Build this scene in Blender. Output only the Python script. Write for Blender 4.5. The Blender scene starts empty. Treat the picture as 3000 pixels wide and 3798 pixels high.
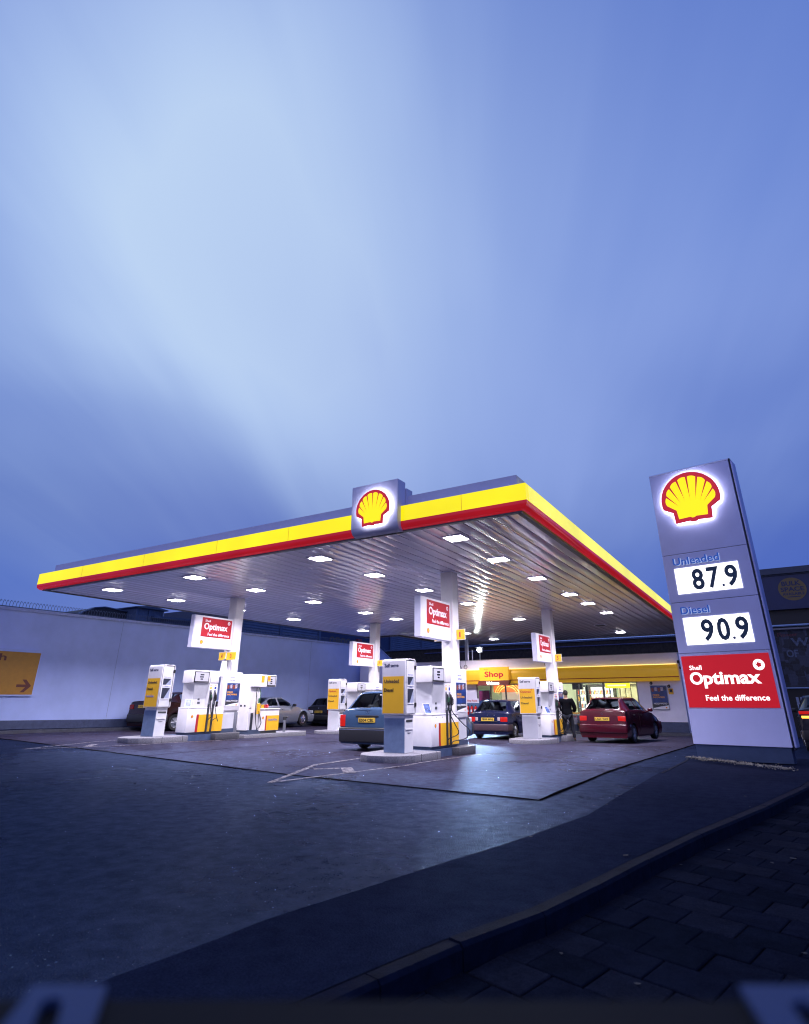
import bpy, bmesh, math, random
from mathutils import Vector, Matrix
random.seed(7)
sc = bpy.context.scene
R = math.radians

# ------------------------------------------------------------------ camera
cam_d = bpy.data.cameras.new('camera'); cam = bpy.data.objects.new('camera', cam_d)
sc.collection.objects.link(cam); sc.camera = cam
PITCH, ROLL, YAW = R(22.3807), R(-0.26693), R(-30.03695)
_fw = Vector((math.sin(YAW)*math.cos(PITCH), math.cos(YAW)*math.cos(PITCH), math.sin(PITCH)))
_rt = Vector((math.cos(YAW), -math.sin(YAW), 0)); _up = _rt.cross(_fw)
_r = _rt*math.cos(ROLL)+_up*math.sin(ROLL); _u = -_rt*math.sin(ROLL)+_up*math.cos(ROLL)
mw = Matrix((_r, _u, -_fw)).transposed().to_4x4(); mw.translation = (0, 0, 1.22)
cam.matrix_world = mw
cam_d.sensor_fit = 'HORIZONTAL'; cam_d.sensor_width = 36; cam_d.lens = 2129.42/3000*36
cam_d.shift_x = -0.01885; cam_d.shift_y = -0.0600
cam_d.clip_start = 0.05; cam_d.clip_end = 2000
cam_d.dof.use_dof = True; cam_d.dof.focus_distance = 15.0; cam_d.dof.aperture_fstop = 2.8

# ------------------------------------------------------------------ world: dusk sky, cloud veil
sc.view_settings.view_transform = 'Standard'; sc.view_settings.look = 'None'
sc.view_settings.exposure = 0.0; sc.view_settings.gamma = 1.0
try: sc.cycles.use_denoising = True; sc.cycles.pixel_filter_type = 'BLACKMAN_HARRIS'; sc.cycles.filter_width = 1.15
except Exception: pass
sc.cycles.max_bounces = 8; sc.cycles.transparent_max_bounces = 16
sc.cycles.sample_clamp_indirect = 6.0; sc.cycles.caustics_reflective = False; sc.cycles.caustics_refractive = False
W = bpy.data.worlds.new('World'); sc.world = W; W.use_nodes = True
nt = W.node_tree; N = nt.nodes; Lk = nt.links; N.clear()
def nd(t, **k):
    n = N.new(t)
    for a, b in k.items(): setattr(n, a, b)
    return n
def ramp(els, fac, interp='EASE'):
    r = nd('ShaderNodeValToRGB'); r.color_ramp.interpolation = interp
    e = r.color_ramp.elements
    while len(e) < len(els): e.new(0.5)
    for i, (p, c) in enumerate(els):
        e[i].position = p; e[i].color = (c[0], c[1], c[2], 1) if not isinstance(c, (int, float)) else (c, c, c, 1)
    Lk.new(fac, r.inputs[0]); return r.outputs[0]
tc = nd('ShaderNodeTexCoord'); GEN = tc.outputs['Generated']
sep = nd('ShaderNodeSeparateXYZ'); Lk.new(GEN, sep.inputs[0]); Zc = sep.outputs['Z']
def math_(op, a, b=None, clamp=False):
    n = nd('ShaderNodeMath', operation=op); n.use_clamp = clamp
    for i, v in enumerate((a, b)):
        if v is None: continue
        if isinstance(v, (int, float)): n.inputs[i].default_value = v
        else: Lk.new(v, n.inputs[i])
    return n.outputs[0]
def lobe(d, p):
    d = Vector(d).normalized()
    n = nd('ShaderNodeVectorMath', operation='DOT_PRODUCT'); Lk.new(GEN, n.inputs[0]); n.inputs[1].default_value = d
    return math_('POWER', math_('MAXIMUM', n.outputs['Value'], 0.0), p)
def mix(a, b, f, mode='MIX'):
    m = nd('ShaderNodeMix', data_type='RGBA', blend_type=mode)
    if isinstance(f, (int, float)): m.inputs['Factor'].default_value = f
    else: Lk.new(f, m.inputs['Factor'])
    for k, v in (('A', a), ('B', b)):
        s = [i for i in m.inputs if i.name == k and i.type == 'RGBA'][0]
        if isinstance(v, tuple): s.default_value = (*v, 1)
        else: Lk.new(v, s)
    return [o for o in m.outputs if o.type == 'RGBA'][0]
def srgb(r, g, b):
    f = lambda c: (c/255/12.92) if c/255 <= .04045 else ((c/255+.055)/1.055)**2.4
    return (f(r), f(g), f(b))
# base by elevation (z = sin elevation)
base = ramp([(0.0, srgb(58, 104, 202)), (0.14, srgb(62, 102, 198)), (0.27, srgb(72, 104, 192)), (0.42, srgb(80, 112, 200)), (0.62, srgb(90, 124, 212)), (0.88, srgb(76, 110, 202))], Zc)
# cloud layer coordinates on a plane overhead
cz = math_('ADD', math_('MAXIMUM', Zc, 0.0), 0.28)
pl = nd('ShaderNodeCombineXYZ')
Lk.new(math_('DIVIDE', sep.outputs['X'], cz), pl.inputs[0]); Lk.new(math_('DIVIDE', sep.outputs['Y'], cz), pl.inputs[1])
mp0 = nd('ShaderNodeMapping'); mp0.inputs['Rotation'].default_value = (0, 0, R(-24)); Lk.new(pl.outputs[0], mp0.inputs['Vector'])
mp = nd('ShaderNodeMapping'); mp.inputs['Scale'].default_value = (1.25, 0.5, 1); mp.inputs['Location'].default_value = (2.3, 4.1, 0)
Lk.new(mp0.outputs[0], mp.inputs['Vector'])
n1 = nd('ShaderNodeTexNoise'); n1.inputs['Scale'].default_value = 1.25; n1.inputs['Detail'].default_value = 3.0; n1.inputs['Roughness'].default_value = 0.42; n1.inputs['Distortion'].default_value = 0.35
Lk.new(mp.outputs[0], n1.inputs['Vector'])
cl = ramp([(0.36, 0.0), (0.70, 1.0)], n1.outputs[0])
BR = (-0.62, 0.60, 0.42)
L1 = lobe((-0.54, 0.54, 0.64), 6.5)       # wide bright veil
L2 = lobe((-0.535, 0.54, 0.65), 15.0)      # brightest heart
L3 = lobe((-0.18, 0.78, 0.52), 9.0)       # lilac veil to the right
streak = math_('ADD', math_('MULTIPLY', cl, 0.62), 0.52)
mp2 = nd('ShaderNodeMapping'); mp2.inputs['Scale'].default_value = (4.2, 0.5, 1); Lk.new(mp0.outputs[0], mp2.inputs['Vector'])
n2 = nd('ShaderNodeTexNoise'); n2.inputs['Scale'].default_value = 1.1; n2.inputs['Detail'].default_value = 4.0; n2.inputs['Roughness'].default_value = 0.5; n2.inputs['Distortion'].default_value = 0.6; Lk.new(mp2.outputs[0], n2.inputs['Vector'])
streak = math_('MULTIPLY', streak, math_('ADD', math_('MULTIPLY', n2.outputs[0], 0.9), 0.52))
L1 = math_('MULTIPLY', L1, ramp([(0.24, 0.25), (0.50, 1.0)], Zc))
c = mix(base, srgb(164, 194, 252), math_('MULTIPLY', math_('MULTIPLY', L1, 1.15), streak, clamp=True))
c = mix(c, srgb(200, 224, 255), math_('MULTIPLY', math_('MULTIPLY', L2, 1.5), streak, clamp=True))
c = mix(c, srgb(146, 170, 236), math_('MULTIPLY', math_('MULTIPLY', L3, 0.85), streak, clamp=True))
L4 = lobe((0.15, -0.80, 0.50), 2.0)       # sky brightened behind the viewpoint, added to light the fronts facing it
c = mix(c, srgb(186, 190, 250), math_('MULTIPLY', L4, 1.0, clamp=True))
dk = ramp([(0.30, 1.0), (0.52, 0.0)], n1.outputs[0])
c = mix(c, srgb(60, 88, 190), math_('MULTIPLY', math_('MULTIPLY', dk, 0.55), ramp([(0.05, 1.0), (0.55, 0.0)], Zc)))
nsky = nd('ShaderNodeTexSky', sky_type='NISHITA'); nsky.sun_disc = False
nsky.sun_elevation = R(-1.0); nsky.sun_rotation = R(-48)
bg1 = nd('ShaderNodeBackground'); Lk.new(c, bg1.inputs[0]); bg1.inputs[1].default_value = 0.90
bg2 = nd('ShaderNodeBackground'); Lk.new(nsky.outputs[0], bg2.inputs[0]); bg2.inputs[1].default_value = 0.03
add = nd('ShaderNodeAddShader'); Lk.new(bg1.outputs[0], add.inputs[0]); Lk.new(bg2.outputs[0], add.inputs[1])
wo = nd('ShaderNodeOutputWorld'); Lk.new(add.outputs[0], wo.inputs[0])

# ------------------------------------------------------------------ materials
MATS = {}
def M(name, col, rough=0.5, metal=0.0, emit=0.0, ecol=None, var=0.06, vscale=6.0, bump=0.0, bscale=60.0, coat=0.0, spec=0.5, rvar=0.0, evar=0.0):
    if name in MATS: return MATS[name]
    m = bpy.data.materials.new(name); m.use_nodes = True
    t = m.node_tree; b = t.nodes['Principled BSDF']
    b.inputs['Roughness'].default_value = rough; b.inputs['Metallic'].default_value = metal
    b.inputs['Coat Weight'].default_value = coat; b.inputs['Specular IOR Level'].default_value = spec
    tcn = t.nodes.new('ShaderNodeTexCoord')
    if var > 0 or rvar > 0:
        ns = t.nodes.new('ShaderNodeTexNoise'); ns.inputs['Scale'].default_value = vscale; ns.inputs['Detail'].default_value = 6; ns.inputs['Roughness'].default_value = 0.65
        t.links.new(tcn.outputs['Object'], ns.inputs['Vector'])
        rp = t.nodes.new('ShaderNodeValToRGB'); e = rp.color_ramp.elements
        e[0].position = 0.3; e[1].position = 0.72
        e[0].color = (*[x*(1-var*2.2) for x in col], 1); e[1].color = (*[min(1, x*(1+var)) for x in col], 1)
        t.links.new(ns.outputs[0], rp.inputs[0]); t.links.new(rp.outputs[0], b.inputs['Base Color'])
        if rvar > 0:
            mr = t.nodes.new('ShaderNodeMapRange'); mr.inputs['From Min'].default_value = .3; mr.inputs['From Max'].default_value = .7
            mr.inputs['To Min'].default_value = max(0.02, rough-rvar); mr.inputs['To Max'].default_value = rough+rvar
            t.links.new(ns.outputs[0], mr.inputs[0]); t.links.new(mr.outputs[0], b.inputs['Roughness'])
    else: b.inputs['Base Color'].default_value = (*col, 1)
    if bump > 0:
        nb = t.nodes.new('ShaderNodeTexNoise'); nb.inputs['Scale'].default_value = bscale; nb.inputs['Detail'].default_value = 5
        t.links.new(tcn.outputs['Object'], nb.inputs['Vector'])
        bp = t.nodes.new('ShaderNodeBump'); bp.inputs['Strength'].default_value = bump; bp.inputs['Distance'].default_value = 0.01
        t.links.new(nb.outputs[0], bp.inputs['Height']); t.links.new(bp.outputs[0], b.inputs['Normal'])
    if emit > 0:
        b.inputs['Emission Color'].default_value = (*(ecol or col), 1); b.inputs['Emission Strength'].default_value = emit
        if evar > 0:
            ne = t.nodes.new('ShaderNodeTexNoise'); ne.inputs['Scale'].default_value = .45; ne.inputs['Detail'].default_value = 3; t.links.new(tcn.outputs['Object'], ne.inputs['Vector'])
            me_ = t.nodes.new('ShaderNodeMapRange'); me_.inputs['From Min'].default_value = .3; me_.inputs['From Max'].default_value = .7; me_.inputs['To Min'].default_value = emit*(1-evar); me_.inputs['To Max'].default_value = emit*(1+evar*.4)
            t.links.new(ne.outputs[0], me_.inputs[0]); t.links.new(me_.outputs[0], b.inputs['Emission Strength'])
    MATS[name] = m; return m
white = M('white_enamel', (0.80, 0.79, 0.80), 0.28, var=0.035, vscale=3)
whiteb = M('white_enamel_base', (0.62, 0.63, 0.66), 0.35, var=0.05, vscale=3)
greyblue = M('blue_grey_base', (0.16, 0.23, 0.36), 0.5, var=0.1)
yellow = M('yellow_panel', (0.84, 0.47, 0.02), 0.38, var=0.03, vscale=2)
red = M('red_panel', (0.40, 0.012, 0.022), 0.4, var=0.03)
darkgrey = M('dark_grey', (0.035, 0.037, 0.042), 0.5)
black = M('black_rubber', (0.012, 0.012, 0.014), 0.45)
inkblue = M('ink_blue', (0.018, 0.022, 0.07), 0.6, var=0)
inkbrown = M('ink_olive', (0.09, 0.055, 0.03), 0.6, var=0)
inkred = M('ink_red', (0.55, 0.04, 0.03), 0.6, var=0)
inkviolet = M('ink_violet', (0.20, 0.22, 0.50), 0.6, var=0)
inkwhite = M('ink_white', (0.82, 0.82, 0.84), 0.5, var=0)
steel = M('steel', (0.32, 0.34, 0.38), 0.35, metal=0.8)
silvergrey = M('silver_grey_panel', (0.45, 0.46, 0.52), 0.42, metal=0.25, var=0.03, vscale=2)
chrome = M('chrome', (0.8, 0.8, 0.82), 0.12, metal=1.0, var=0)

# ------------------------------------------------------------------ helpers
def empty(name, loc, rz=0.0):
    o = bpy.data.objects.new(name, None); sc.collection.objects.link(o)
    o.location = loc; o.rotation_euler = (0, 0, rz); o.empty_display_size = 0.2
    return o
def tag(o, label, cat, group=None):
    o['label'] = label; o['category'] = cat
    if group: o['group'] = group
    return o
def thing(name, label, cat, loc=(0, 0, 0), rz=0.0, group=None): return tag(empty(name, loc, rz), label, cat, group)
class MB:
    def __init__(s): s.bm = bmesh.new()
    def _add(s, verts, faces):
        vs = [s.bm.verts.new(v) for v in verts]
        out = []
        for f in faces:
            try: out.append(s.bm.faces.new([vs[i] for i in f]))
            except ValueError: pass
        return vs, out
    def box(s, x0, x1, y0, y1, z0, z1, r=0.0, seg=2):
        vs, fs = s._add([(x0,y0,z0),(x1,y0,z0),(x1,y1,z0),(x0,y1,z0),(x0,y0,z1),(x1,y0,z1),(x1,y1,z1),(x0,y1,z1)],
                        [(0,3,2,1),(4,5,6,7),(0,1,5,4),(1,2,6,5),(2,3,7,6),(3,0,4,7)])
        if r > 0:
            es = list({e for f in fs for e in f.edges})
            bmesh.ops.bevel(s.bm, geom=es, offset=r, segments=seg, affect='EDGES', profile=0.5)
        return s
    def prism(s, pts, a0, a1, axis='z', r=0.0):
        # polygon pts (2D) extruded from a0 to a1 along axis
        def P(p, a): return {'z': (p[0], p[1], a), 'y': (p[0], a, p[1]), 'x': (a, p[0], p[1])}[axis]
        n = len(pts); vs = [P(p, a0) for p in pts]+[P(p, a1) for p in pts]
        fs = [tuple(range(n))[::-1], tuple(range(n, 2*n))]+[(i, (i+1) % n, n+(i+1) % n, n+i) for i in range(n)]
        v, f = s._add(vs, fs)
        bmesh.ops.recalc_face_normals(s.bm, faces=f)
        if r > 0:
            bmesh.ops.bevel(s.bm, geom=list({e for x in f for e in x.edges}), offset=r, segments=2, affect='EDGES', profile=0.5)
        return s
    def quad(s, *p): s._add(list(p), [tuple(range(len(p)))]); return s
    def tube(s, pts, rad, n=8, close=False):
        pts = [Vector(p) for p in pts]; rings = []
        rads = rad if isinstance(rad, (list, tuple)) else [rad]*len(pts)
        prev = None
        for i, p in enumerate(pts):
            if close: d = pts[(i+1) % len(pts)]-pts[i-1]
            else: d = pts[min(i+1, len(pts)-1)]-pts[max(i-1, 0)]
            d.normalize()
            if prev is None:
                a = Vector((0, 0, 1)) if abs(d.z) < .9 else Vector((1, 0, 0)); u = d.cross(a).normalized()
            else: u = (prev-d*prev.dot(d)).normalized()
            prev = u; v = d.cross(u)
            rings.append([s.bm.verts.new(p+(u*math.cos(2*math.pi*k/n)+v*math.sin(2*math.pi*k/n))*rads[i]) for k in range(n)])
        m = len(rings)
        for i in range(m if close else m-1):
            a, b = rings[i], rings[(i+1) % m]
            for k in range(n): s.bm.faces.new((a[k], a[(k+1) % n], b[(k+1) % n], b[k]))
        if not close:
            s.bm.faces.new(rings[0][::-1]); s.bm.faces.new(rings[-1])
        return s
    def cyl(s, c, r, h, axis='z', n=20, r2=None):
        c = Vector(c); d = {'x': Vector((1,0,0)), 'y': Vector((0,1,0)), 'z': Vector((0,0,1))}[axis]
        return s.tube([c, c+d*h], [r, r2 if r2 is not None else r], n)
    def lathe(s, prof, c=(0,0,0), axis='z', n=28, close=False):
        # prof list of (radius, along)
        rings = []
        for r_, a in prof:
            ring = []
            for k in range(n):
                t = 2*math.pi*k/n; p = (r_*math.cos(t), r_*math.sin(t))
                q = {'z': (p[0], p[1], a), 'x': (a, p[0], p[1]), 'y': (p[0], a, p[1])}[axis]
                ring.append(s.bm.verts.new(Vector(c)+Vector(q)))
            rings.append(ring)
        m = len(rings)
        fs = []
        for i in range(m if close else m-1):
            a, b = rings[i], rings[(i+1) % m]
            for k in range(n): fs.append(s.bm.faces.new((a[k], a[(k+1) % n], b[(k+1) % n], b[k])))
        if not close:
            fs.append(s.bm.faces.new(rings[0][::-1])); fs.append(s.bm.faces.new(rings[-1]))
        bmesh.ops.recalc_face_normals(s.bm, faces=fs)
        return s
    def sphere(s, c, r, sx=1, sy=1, sz=1, n=16):
        bmesh.ops.create_uvsphere(s.bm, u_segments=n, v_segments=n//2+2, radius=r, matrix=Matrix.Translation(c) @ Matrix.Diagonal((sx, sy, sz, 1)))
        return s
    def build(s, name, m, parent=None, smooth=None, kind=None):
        me = bpy.data.meshes.new(name); s.bm.to_mesh(me); s.bm.free()
        o = bpy.data.objects.new(name, me); sc.collection.objects.link(o)
        if m: me.materials.append(m)
        if smooth is not None:
            me.shade_smooth(); me.set_sharp_from_angle(angle=R(smooth))
        if parent is not None: o.parent = parent
        if kind: o['kind'] = kind
        return o
def frame(o, face):
    u = {'-y': (1,0,0), '+x': (0,1,0), '-x': (0,-1,0), '+y': (-1,0,0)}[face]
    return (Vector(o), Vector(u), Vector((0,0,1)))
_tc = {}
def text_bm(body, bold=0.0, res=3):
    key = (body, bold)
    if key not in _tc:
        cu = bpy.data.curves.new('lettering_tmp', 'FONT'); cu.body = body; cu.offset = bold; cu.resolution_u = res; cu.extrude = 0.012
        ob = bpy.data.objects.new('lettering_tmp', cu); sc.collection.objects.link(ob)
        dg = bpy.context.evaluated_depsgraph_get(); me = bpy.data.meshes.new_from_object(ob.evaluated_get(dg))
        vs = [v.co.copy() for v in me.vertices]; fs = [tuple(p.vertices) for p in me.polygons]
        bpy.data.objects.remove(ob); bpy.data.curves.remove(cu); bpy.data.meshes.remove(me)
        x0, x1 = min(v.x for v in vs), max(v.x for v in vs); y0, y1 = min(v.y for v in vs), max(v.y for v in vs)
        vs = [((v.x-x0)/(x1-x0), (v.y-y0)/(y1-y0), v.z) for v in vs]
        _tc[key] = (vs, fs)
    return _tc[key]
def put_text(mb, body, fr, x0, x1, z0, z1, bold=0.0, th=0.004, shear=0.0):
    vs, fs = text_bm(body, bold); o, u, v = fr; n = u.cross(v)
    mb._add([o+u*(x0+a*(x1-x0)+shear*b*(z1-z0))+v*(z0+b*(z1-z0))+n*(th*(0.5+c/0.024)) for a, b, c in vs], fs)
    return mb
def lettering(lines, fr, mat_, parent, bold=0.0, th=0.004, name='lettering'):
    mb = MB()
    for l in lines: put_text(mb, l[0], fr, *l[1:5], bold=bold, th=th, shear=(l[5] if len(l) > 5 else 0))
    return mb.build(name, mat_, parent)
def plate(mb, fr, pts, t0, t1):
    """polygon (u,v) on a frame, extruded along its normal from t0 to t1"""
    o, u, v = fr; n = u.cross(v); k = len(pts)
    P = [o+u*a+v*b+n*t0 for a, b in pts]+[o+u*a+v*b+n*t1 for a, b in pts]
    mb._add(P, [tuple(range(k))[::-1], tuple(range(k, 2*k))]+[(i, (i+1) % k, k+(i+1) % k, k+i) for i in range(k)])
    return mb
def rect(x0, x1, z0, z1): return [(x0, z0), (x1, z0), (x1, z1), (x0, z1)]
def rrect(x0, x1, z0, z1, r, n=5, corners=(1,1,1,1)):
    out = []
    for (cx, cz, a0, on, px, pz) in ((x1-r, z0+r, -90, corners[1], x1, z0), (x1-r, z1-r, 0, corners[2], x1, z1), (x0+r, z1-r, 90, corners[3], x0, z1), (x0+r, z0+r, 180, corners[0], x0, z0)):
        if on: out += [(cx+r*math.cos(R(a0+90*k/n)), cz+r*math.sin(R(a0+90*k/n))) for k in range(n+1)]
        else: out.append((px, pz))
    return out
# scallop emblem outlines in units of its width
def pecten_outer(s=1.0):
    arc = []
    for k in range(0, 25):
        a = R(-14+208*k/24); arc.append((0.515*math.cos(a), -0.085+0.52*math.sin(a)))
    low = [(-0.335, -0.305), (-0.318, -0.510), (-0.07, -0.50), (-0.045, -0.522), (0.045, -0.522), (0.07, -0.50), (0.318, -0.510), (0.335, -0.305)]
    return [(x*s, z*s) for x, z in arc+low]
def pecten_inner(s=1.0):
    # yellow shell body with seven grooves between the ribs
    tips = [R(a) for a in (3, 27, 52, 78, 102, 128, 153, 177)]
    bounds = [-8, 16, 40, 65, 90, 115, 140, 164, 188]
    pts = []
    for k in range(8):
        a0, a1 = bounds[k]+(2.6 if k else 0), bounds[k+1]-(2.6 if k < 7 else 0)
        for j in range(5):
            a = R(a0+(a1-a0)*j/4); bul = 1+0.035*math.sin(math.pi*j/4)
            pts.append((0.425*bul*math.cos(a), -0.085+0.43*bul*math.sin(a)))
        if k < 7:
            a = R(bounds[k+1]); t = 0.17
            pts.append((t*1.25*math.cos(a), -0.24+t*0.75*math.sin(a)))
    low = [(-0.268, -0.265), (-0.25, -0.435), (-0.05, -0.425), (-0.02, -0.445), (0.02, -0.445), (0.05, -0.425), (0.25, -0.435), (0.268, -0.265)]
    return [(x*s, z*s) for x, z in pts+low]
def at(pts, cx, cz): return [(x+cx, z+cz) for x, z in pts]
# ------------------------------------------------------------------ ground
def gz(x, y): return .0153*max(0, min(-7.6-x, 40))-.0187*max(0, min(y-11.9, 60))
def ground_mat(name, c0, c1, rough, bump, wet=0.35, scale=1.0, spec=.5, coat=0.0):
    m = bpy.data.materials.new(name); m.use_nodes = True; t = m.node_tree; b = t.nodes['Principled BSDF']; L_ = t.links.new
    tcn = t.nodes.new('ShaderNodeTexCoord'); O = tcn.outputs['Object']
    def noise(s, d=6, r=.6):
        n = t.nodes.new('ShaderNodeTexNoise'); n.inputs['Scale'].default_value = s*scale; n.inputs['Detail'].default_value = d; n.inputs['Roughness'].default_value = r; L_(O, n.inputs['Vector']); return n.outputs[0]
    def rmp(f, p0, p1, a, b_):
        r = t.nodes.new('ShaderNodeValToRGB'); e = r.color_ramp.elements; r.color_ramp.interpolation = 'EASE'; e[0].position = p0; e[1].position = p1
        e[0].color = (*a, 1); e[1].color = (*b_, 1); L_(f, r.inputs[0]); return r.outputs[0]
    fine = noise(70, 4, .7); mid = noise(9, 6, .65); big = noise(0.35, 5, .55)
    ca = rmp(fine, .3, .7, c0, c1)
    mx = t.nodes.new('ShaderNodeMix'); mx.data_type = 'RGBA'; mx.blend_type = 'MULTIPLY'; mx.inputs['Factor'].default_value = .8
    L_(ca, mx.inputs[6]); L_(rmp(mid, .3, .7, (.80,.80,.80), (1.08,1.08,1.08)), mx.inputs[7])
    mx2 = t.nodes.new('ShaderNodeMix'); mx2.data_type = 'RGBA'; mx2.blend_type = 'MULTIPLY'; mx2.inputs['Factor'].default_value = .75
    L_(mx.outputs[2], mx2.inputs[6]); L_(rmp(big, .2, .8, (.6,.6,.6), (1.2,1.2,1.2)), mx2.inputs[7]); L_(mx2.outputs[2], b.inputs['Base Color'])
    # damp patches are glossier
    mr = t.nodes.new('ShaderNodeMapRange'); mr.inputs['From Min'].default_value = .2; mr.inputs['From Max'].default_value = .8
    mr.inputs['To Min'].default_value = rough-wet*.35; mr.inputs['To Max'].default_value = rough+wet*.35; L_(big, mr.inputs[0]); L_(mr.outputs[0], b.inputs['Roughness'])
    vo = t.nodes.new('ShaderNodeTexVoronoi'); vo.inputs['Scale'].default_value = 95*scale; L_(O, vo.inputs['Vector'])
    bp = t.nodes.new('ShaderNodeBump'); bp.inputs['Strength'].default_value = bump; bp.inputs['Distance'].default_value = .006; L_(vo.outputs[0], bp.inputs['Height'])
    bp2 = t.nodes.new('ShaderNodeBump'); bp2.inputs['Strength'].default_value = .30; bp2.inputs['Distance'].default_value = .010; L_(mid, bp2.inputs['Height']); L_(bp.outputs[0], bp2.inputs['Normal'])
    if coat:
        v2 = t.nodes.new('ShaderNodeTexVoronoi'); v2.inputs['Scale'].default_value = 55*scale; L_(O, v2.inputs['Vector'])
        b3 = t.nodes.new('ShaderNodeBump'); b3.inputs['Strength'].default_value = 1.0; b3.inputs['Distance'].default_value = .007; L_(v2.outputs[0], b3.inputs['Height']); 
    # rough mineral surface (diffuse) with a thin broken water film (weak glossy lobes)
    out = [n for n in t.nodes if n.type == 'OUTPUT_MATERIAL'][0]
    df = t.nodes.new('ShaderNodeBsdfDiffuse'); df.inputs['Roughness'].default_value = .6; L_(mx2.outputs[2], df.inputs['Color']); L_(bp2.outputs[0], df.inputs['Normal'])
    g1 = t.nodes.new('ShaderNodeBsdfGlossy'); L_(mr.outputs[0], g1.inputs['Roughness']); L_(bp2.outputs[0], g1.inputs['Normal']); g1.inputs['Color'].default_value = (.40,.56,1,1)
    m1 = t.nodes.new('ShaderNodeMixShader'); m1.inputs[0].default_value = spec; L_(df.outputs[0], m1.inputs[1]); L_(g1.outputs[0], m1.inputs[2]); last = m1.outputs[0]
    sf = t.nodes.new('ShaderNodeMath'); sf.operation = 'MULTIPLY'; L_(rmp(noise(5.5, 8, .7), .25, .75, (.55,)*3, (1.45,)*3), sf.inputs[0]); sf.inputs[1].default_value = spec; L_(sf.outputs[0], m1.inputs[0])
    if coat:
        vs = t.nodes.new('ShaderNodeTexVoronoi'); vs.inputs['Scale'].default_value = 24*scale; L_(O, vs.inputs['Vector'])
        sp = rmp(vs.outputs['Distance'], .06, .14, (1,)*3, (0,)*3); sx = t.nodes.new('ShaderNodeSeparateColor'); L_(vs.outputs['Color'], sx.inputs[0])
        gt = t.nodes.new('ShaderNodeMath'); gt.operation = 'MULTIPLY_ADD'; L_(sp, gt.inputs[0]); 
        g3 = t.nodes.new('ShaderNodeMath'); g3.operation = 'GREATER_THAN'; g3.inputs[1].default_value = .45; L_(sx.outputs[0], g3.inputs[0])
        g4 = t.nodes.new('ShaderNodeMath'); g4.operation = 'MULTIPLY'; L_(g3.outputs[0], g4.inputs[0]); g4.inputs[1].default_value = .45; L_(g4.outputs[0], gt.inputs[1]); gt.inputs[2].default_value = coat
        g2 = t.nodes.new('ShaderNodeBsdfGlossy'); g2.inputs['Roughness'].default_value = .16; g2.inputs['Color'].default_value = (.60,.76,1,1); L_(b3.outputs[0], g2.inputs['Normal'])
        m2 = t.nodes.new('ShaderNodeMixShader'); L_(gt.outputs[0], m2.inputs[0]); L_(last, m2.inputs[1]); L_(g2.outputs[0], m2.inputs[2]); last = m2.outputs[0]
    L_(last, out.inputs[0]); t.nodes.remove(b)
    return m
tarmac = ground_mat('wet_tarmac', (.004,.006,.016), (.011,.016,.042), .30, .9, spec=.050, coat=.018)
concrete = ground_mat('damp_concrete', (.024,.020,.030), (.046,.037,.054), .30, .6, spec=.075, coat=.028)
footm = ground_mat('footpath_tarmac', (.006,.008,.018), (.016,.020,.042), .50, .7, wet=.15, spec=.016)
pavem = ground_mat('paving_block', (.005,.006,.012), (.012,.013,.020), .6, .5, wet=.15, spec=.012)
groove = M('joint_dark', (.003,.003,.004), .9, var=0, spec=0)
kerbm = M('kerb_stone', (.006,.010,.026), .8, spec=.04, var=.2, vscale=9, bump=.4, bscale=90)
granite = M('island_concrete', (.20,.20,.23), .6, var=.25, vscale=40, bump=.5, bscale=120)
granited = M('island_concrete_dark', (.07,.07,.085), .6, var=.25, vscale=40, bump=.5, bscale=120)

def sheet(name, poly, mat_, dz, step=2.0, m_=None):
    """polygon on the ground, gridded so it follows the slope"""
    bm = bmesh.new(); vs = [bm.verts.new((x, y, 0)) for x, y in poly]; bm.faces.new(vs)
    xs = [p[0] for p in poly]; ys = [p[1] for p in poly]
    def cut(co, no):
        g = bm.verts[:]+bm.edges[:]+bm.faces[:]
        bmesh.ops.bisect_plane(bm, geom=g, plane_co=co, plane_no=no)
    for x in [v for v in [-47.6, -30, -15, -7.6]+list(range(-24, -8, 4)) if min(xs) < v < max(xs)]: cut((x, 0, 0), (1, 0, 0))
    for y in [v for v in [11.9, 16, 20, 24, 28, 32, 40, 50, 71.9] if min(ys) < v < max(ys)]: cut((0, y, 0), (0, 1, 0))
    bmesh.ops.triangulate(bm, faces=bm.faces[:])
    for v in bm.verts: v.co.z = gz(v.co.x, v.co.y)+dz
    bmesh.ops.recalc_face_normals(bm, faces=bm.faces[:])
    for f in bm.faces:
        if f.normal.z < 0: f.normal_flip()
    me = bpy.data.meshes.new(name); bm.to_mesh(me); bm.free(); me.materials.append(mat_)
    o = bpy.data.objects.new(name, me); sc.collection.objects.link(o); o['kind'] = 'structure'
    return o
sheet('ground', [(-300,-120),(300,-120),(300,400),(-300,400)], ground_mat('far_ground', (.01,.01,.012), (.03,.03,.035), .6, .4, spec=.02), -.13)
inner = [(-2.10,15.25),(-2.10,12.0),(-2.13,9.2),(-2.13,7.43),(-2.37,5.885),(-2.62,4.686),(-2.825,3.611),(-2.91,3.17),(-2.93,2.8),(-2.96,2.49),(-2.99,2.262),(-3.0,-6.0)]
outer = [(1.2,18.0),(0.70,14.5),(0.134,11.2),(-0.355,9.03),(-0.889,6.95),(-1.16,5.70),(-1.34,4.75),(-1.489,4.07),(-1.715,3.40),(-1.86,2.83),(-1.95,2.45),(-2.10,1.2),(-2.2,-6.0)]
sheet('forecourt_apron', [(-23.0,-6),(-3.0,-6)]+inner[::-1][1:]+[(-2.15,15.9),(-1.6,16.6),(-1.4,42),(-23.0,42)], tarmac, 0.0)
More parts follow.
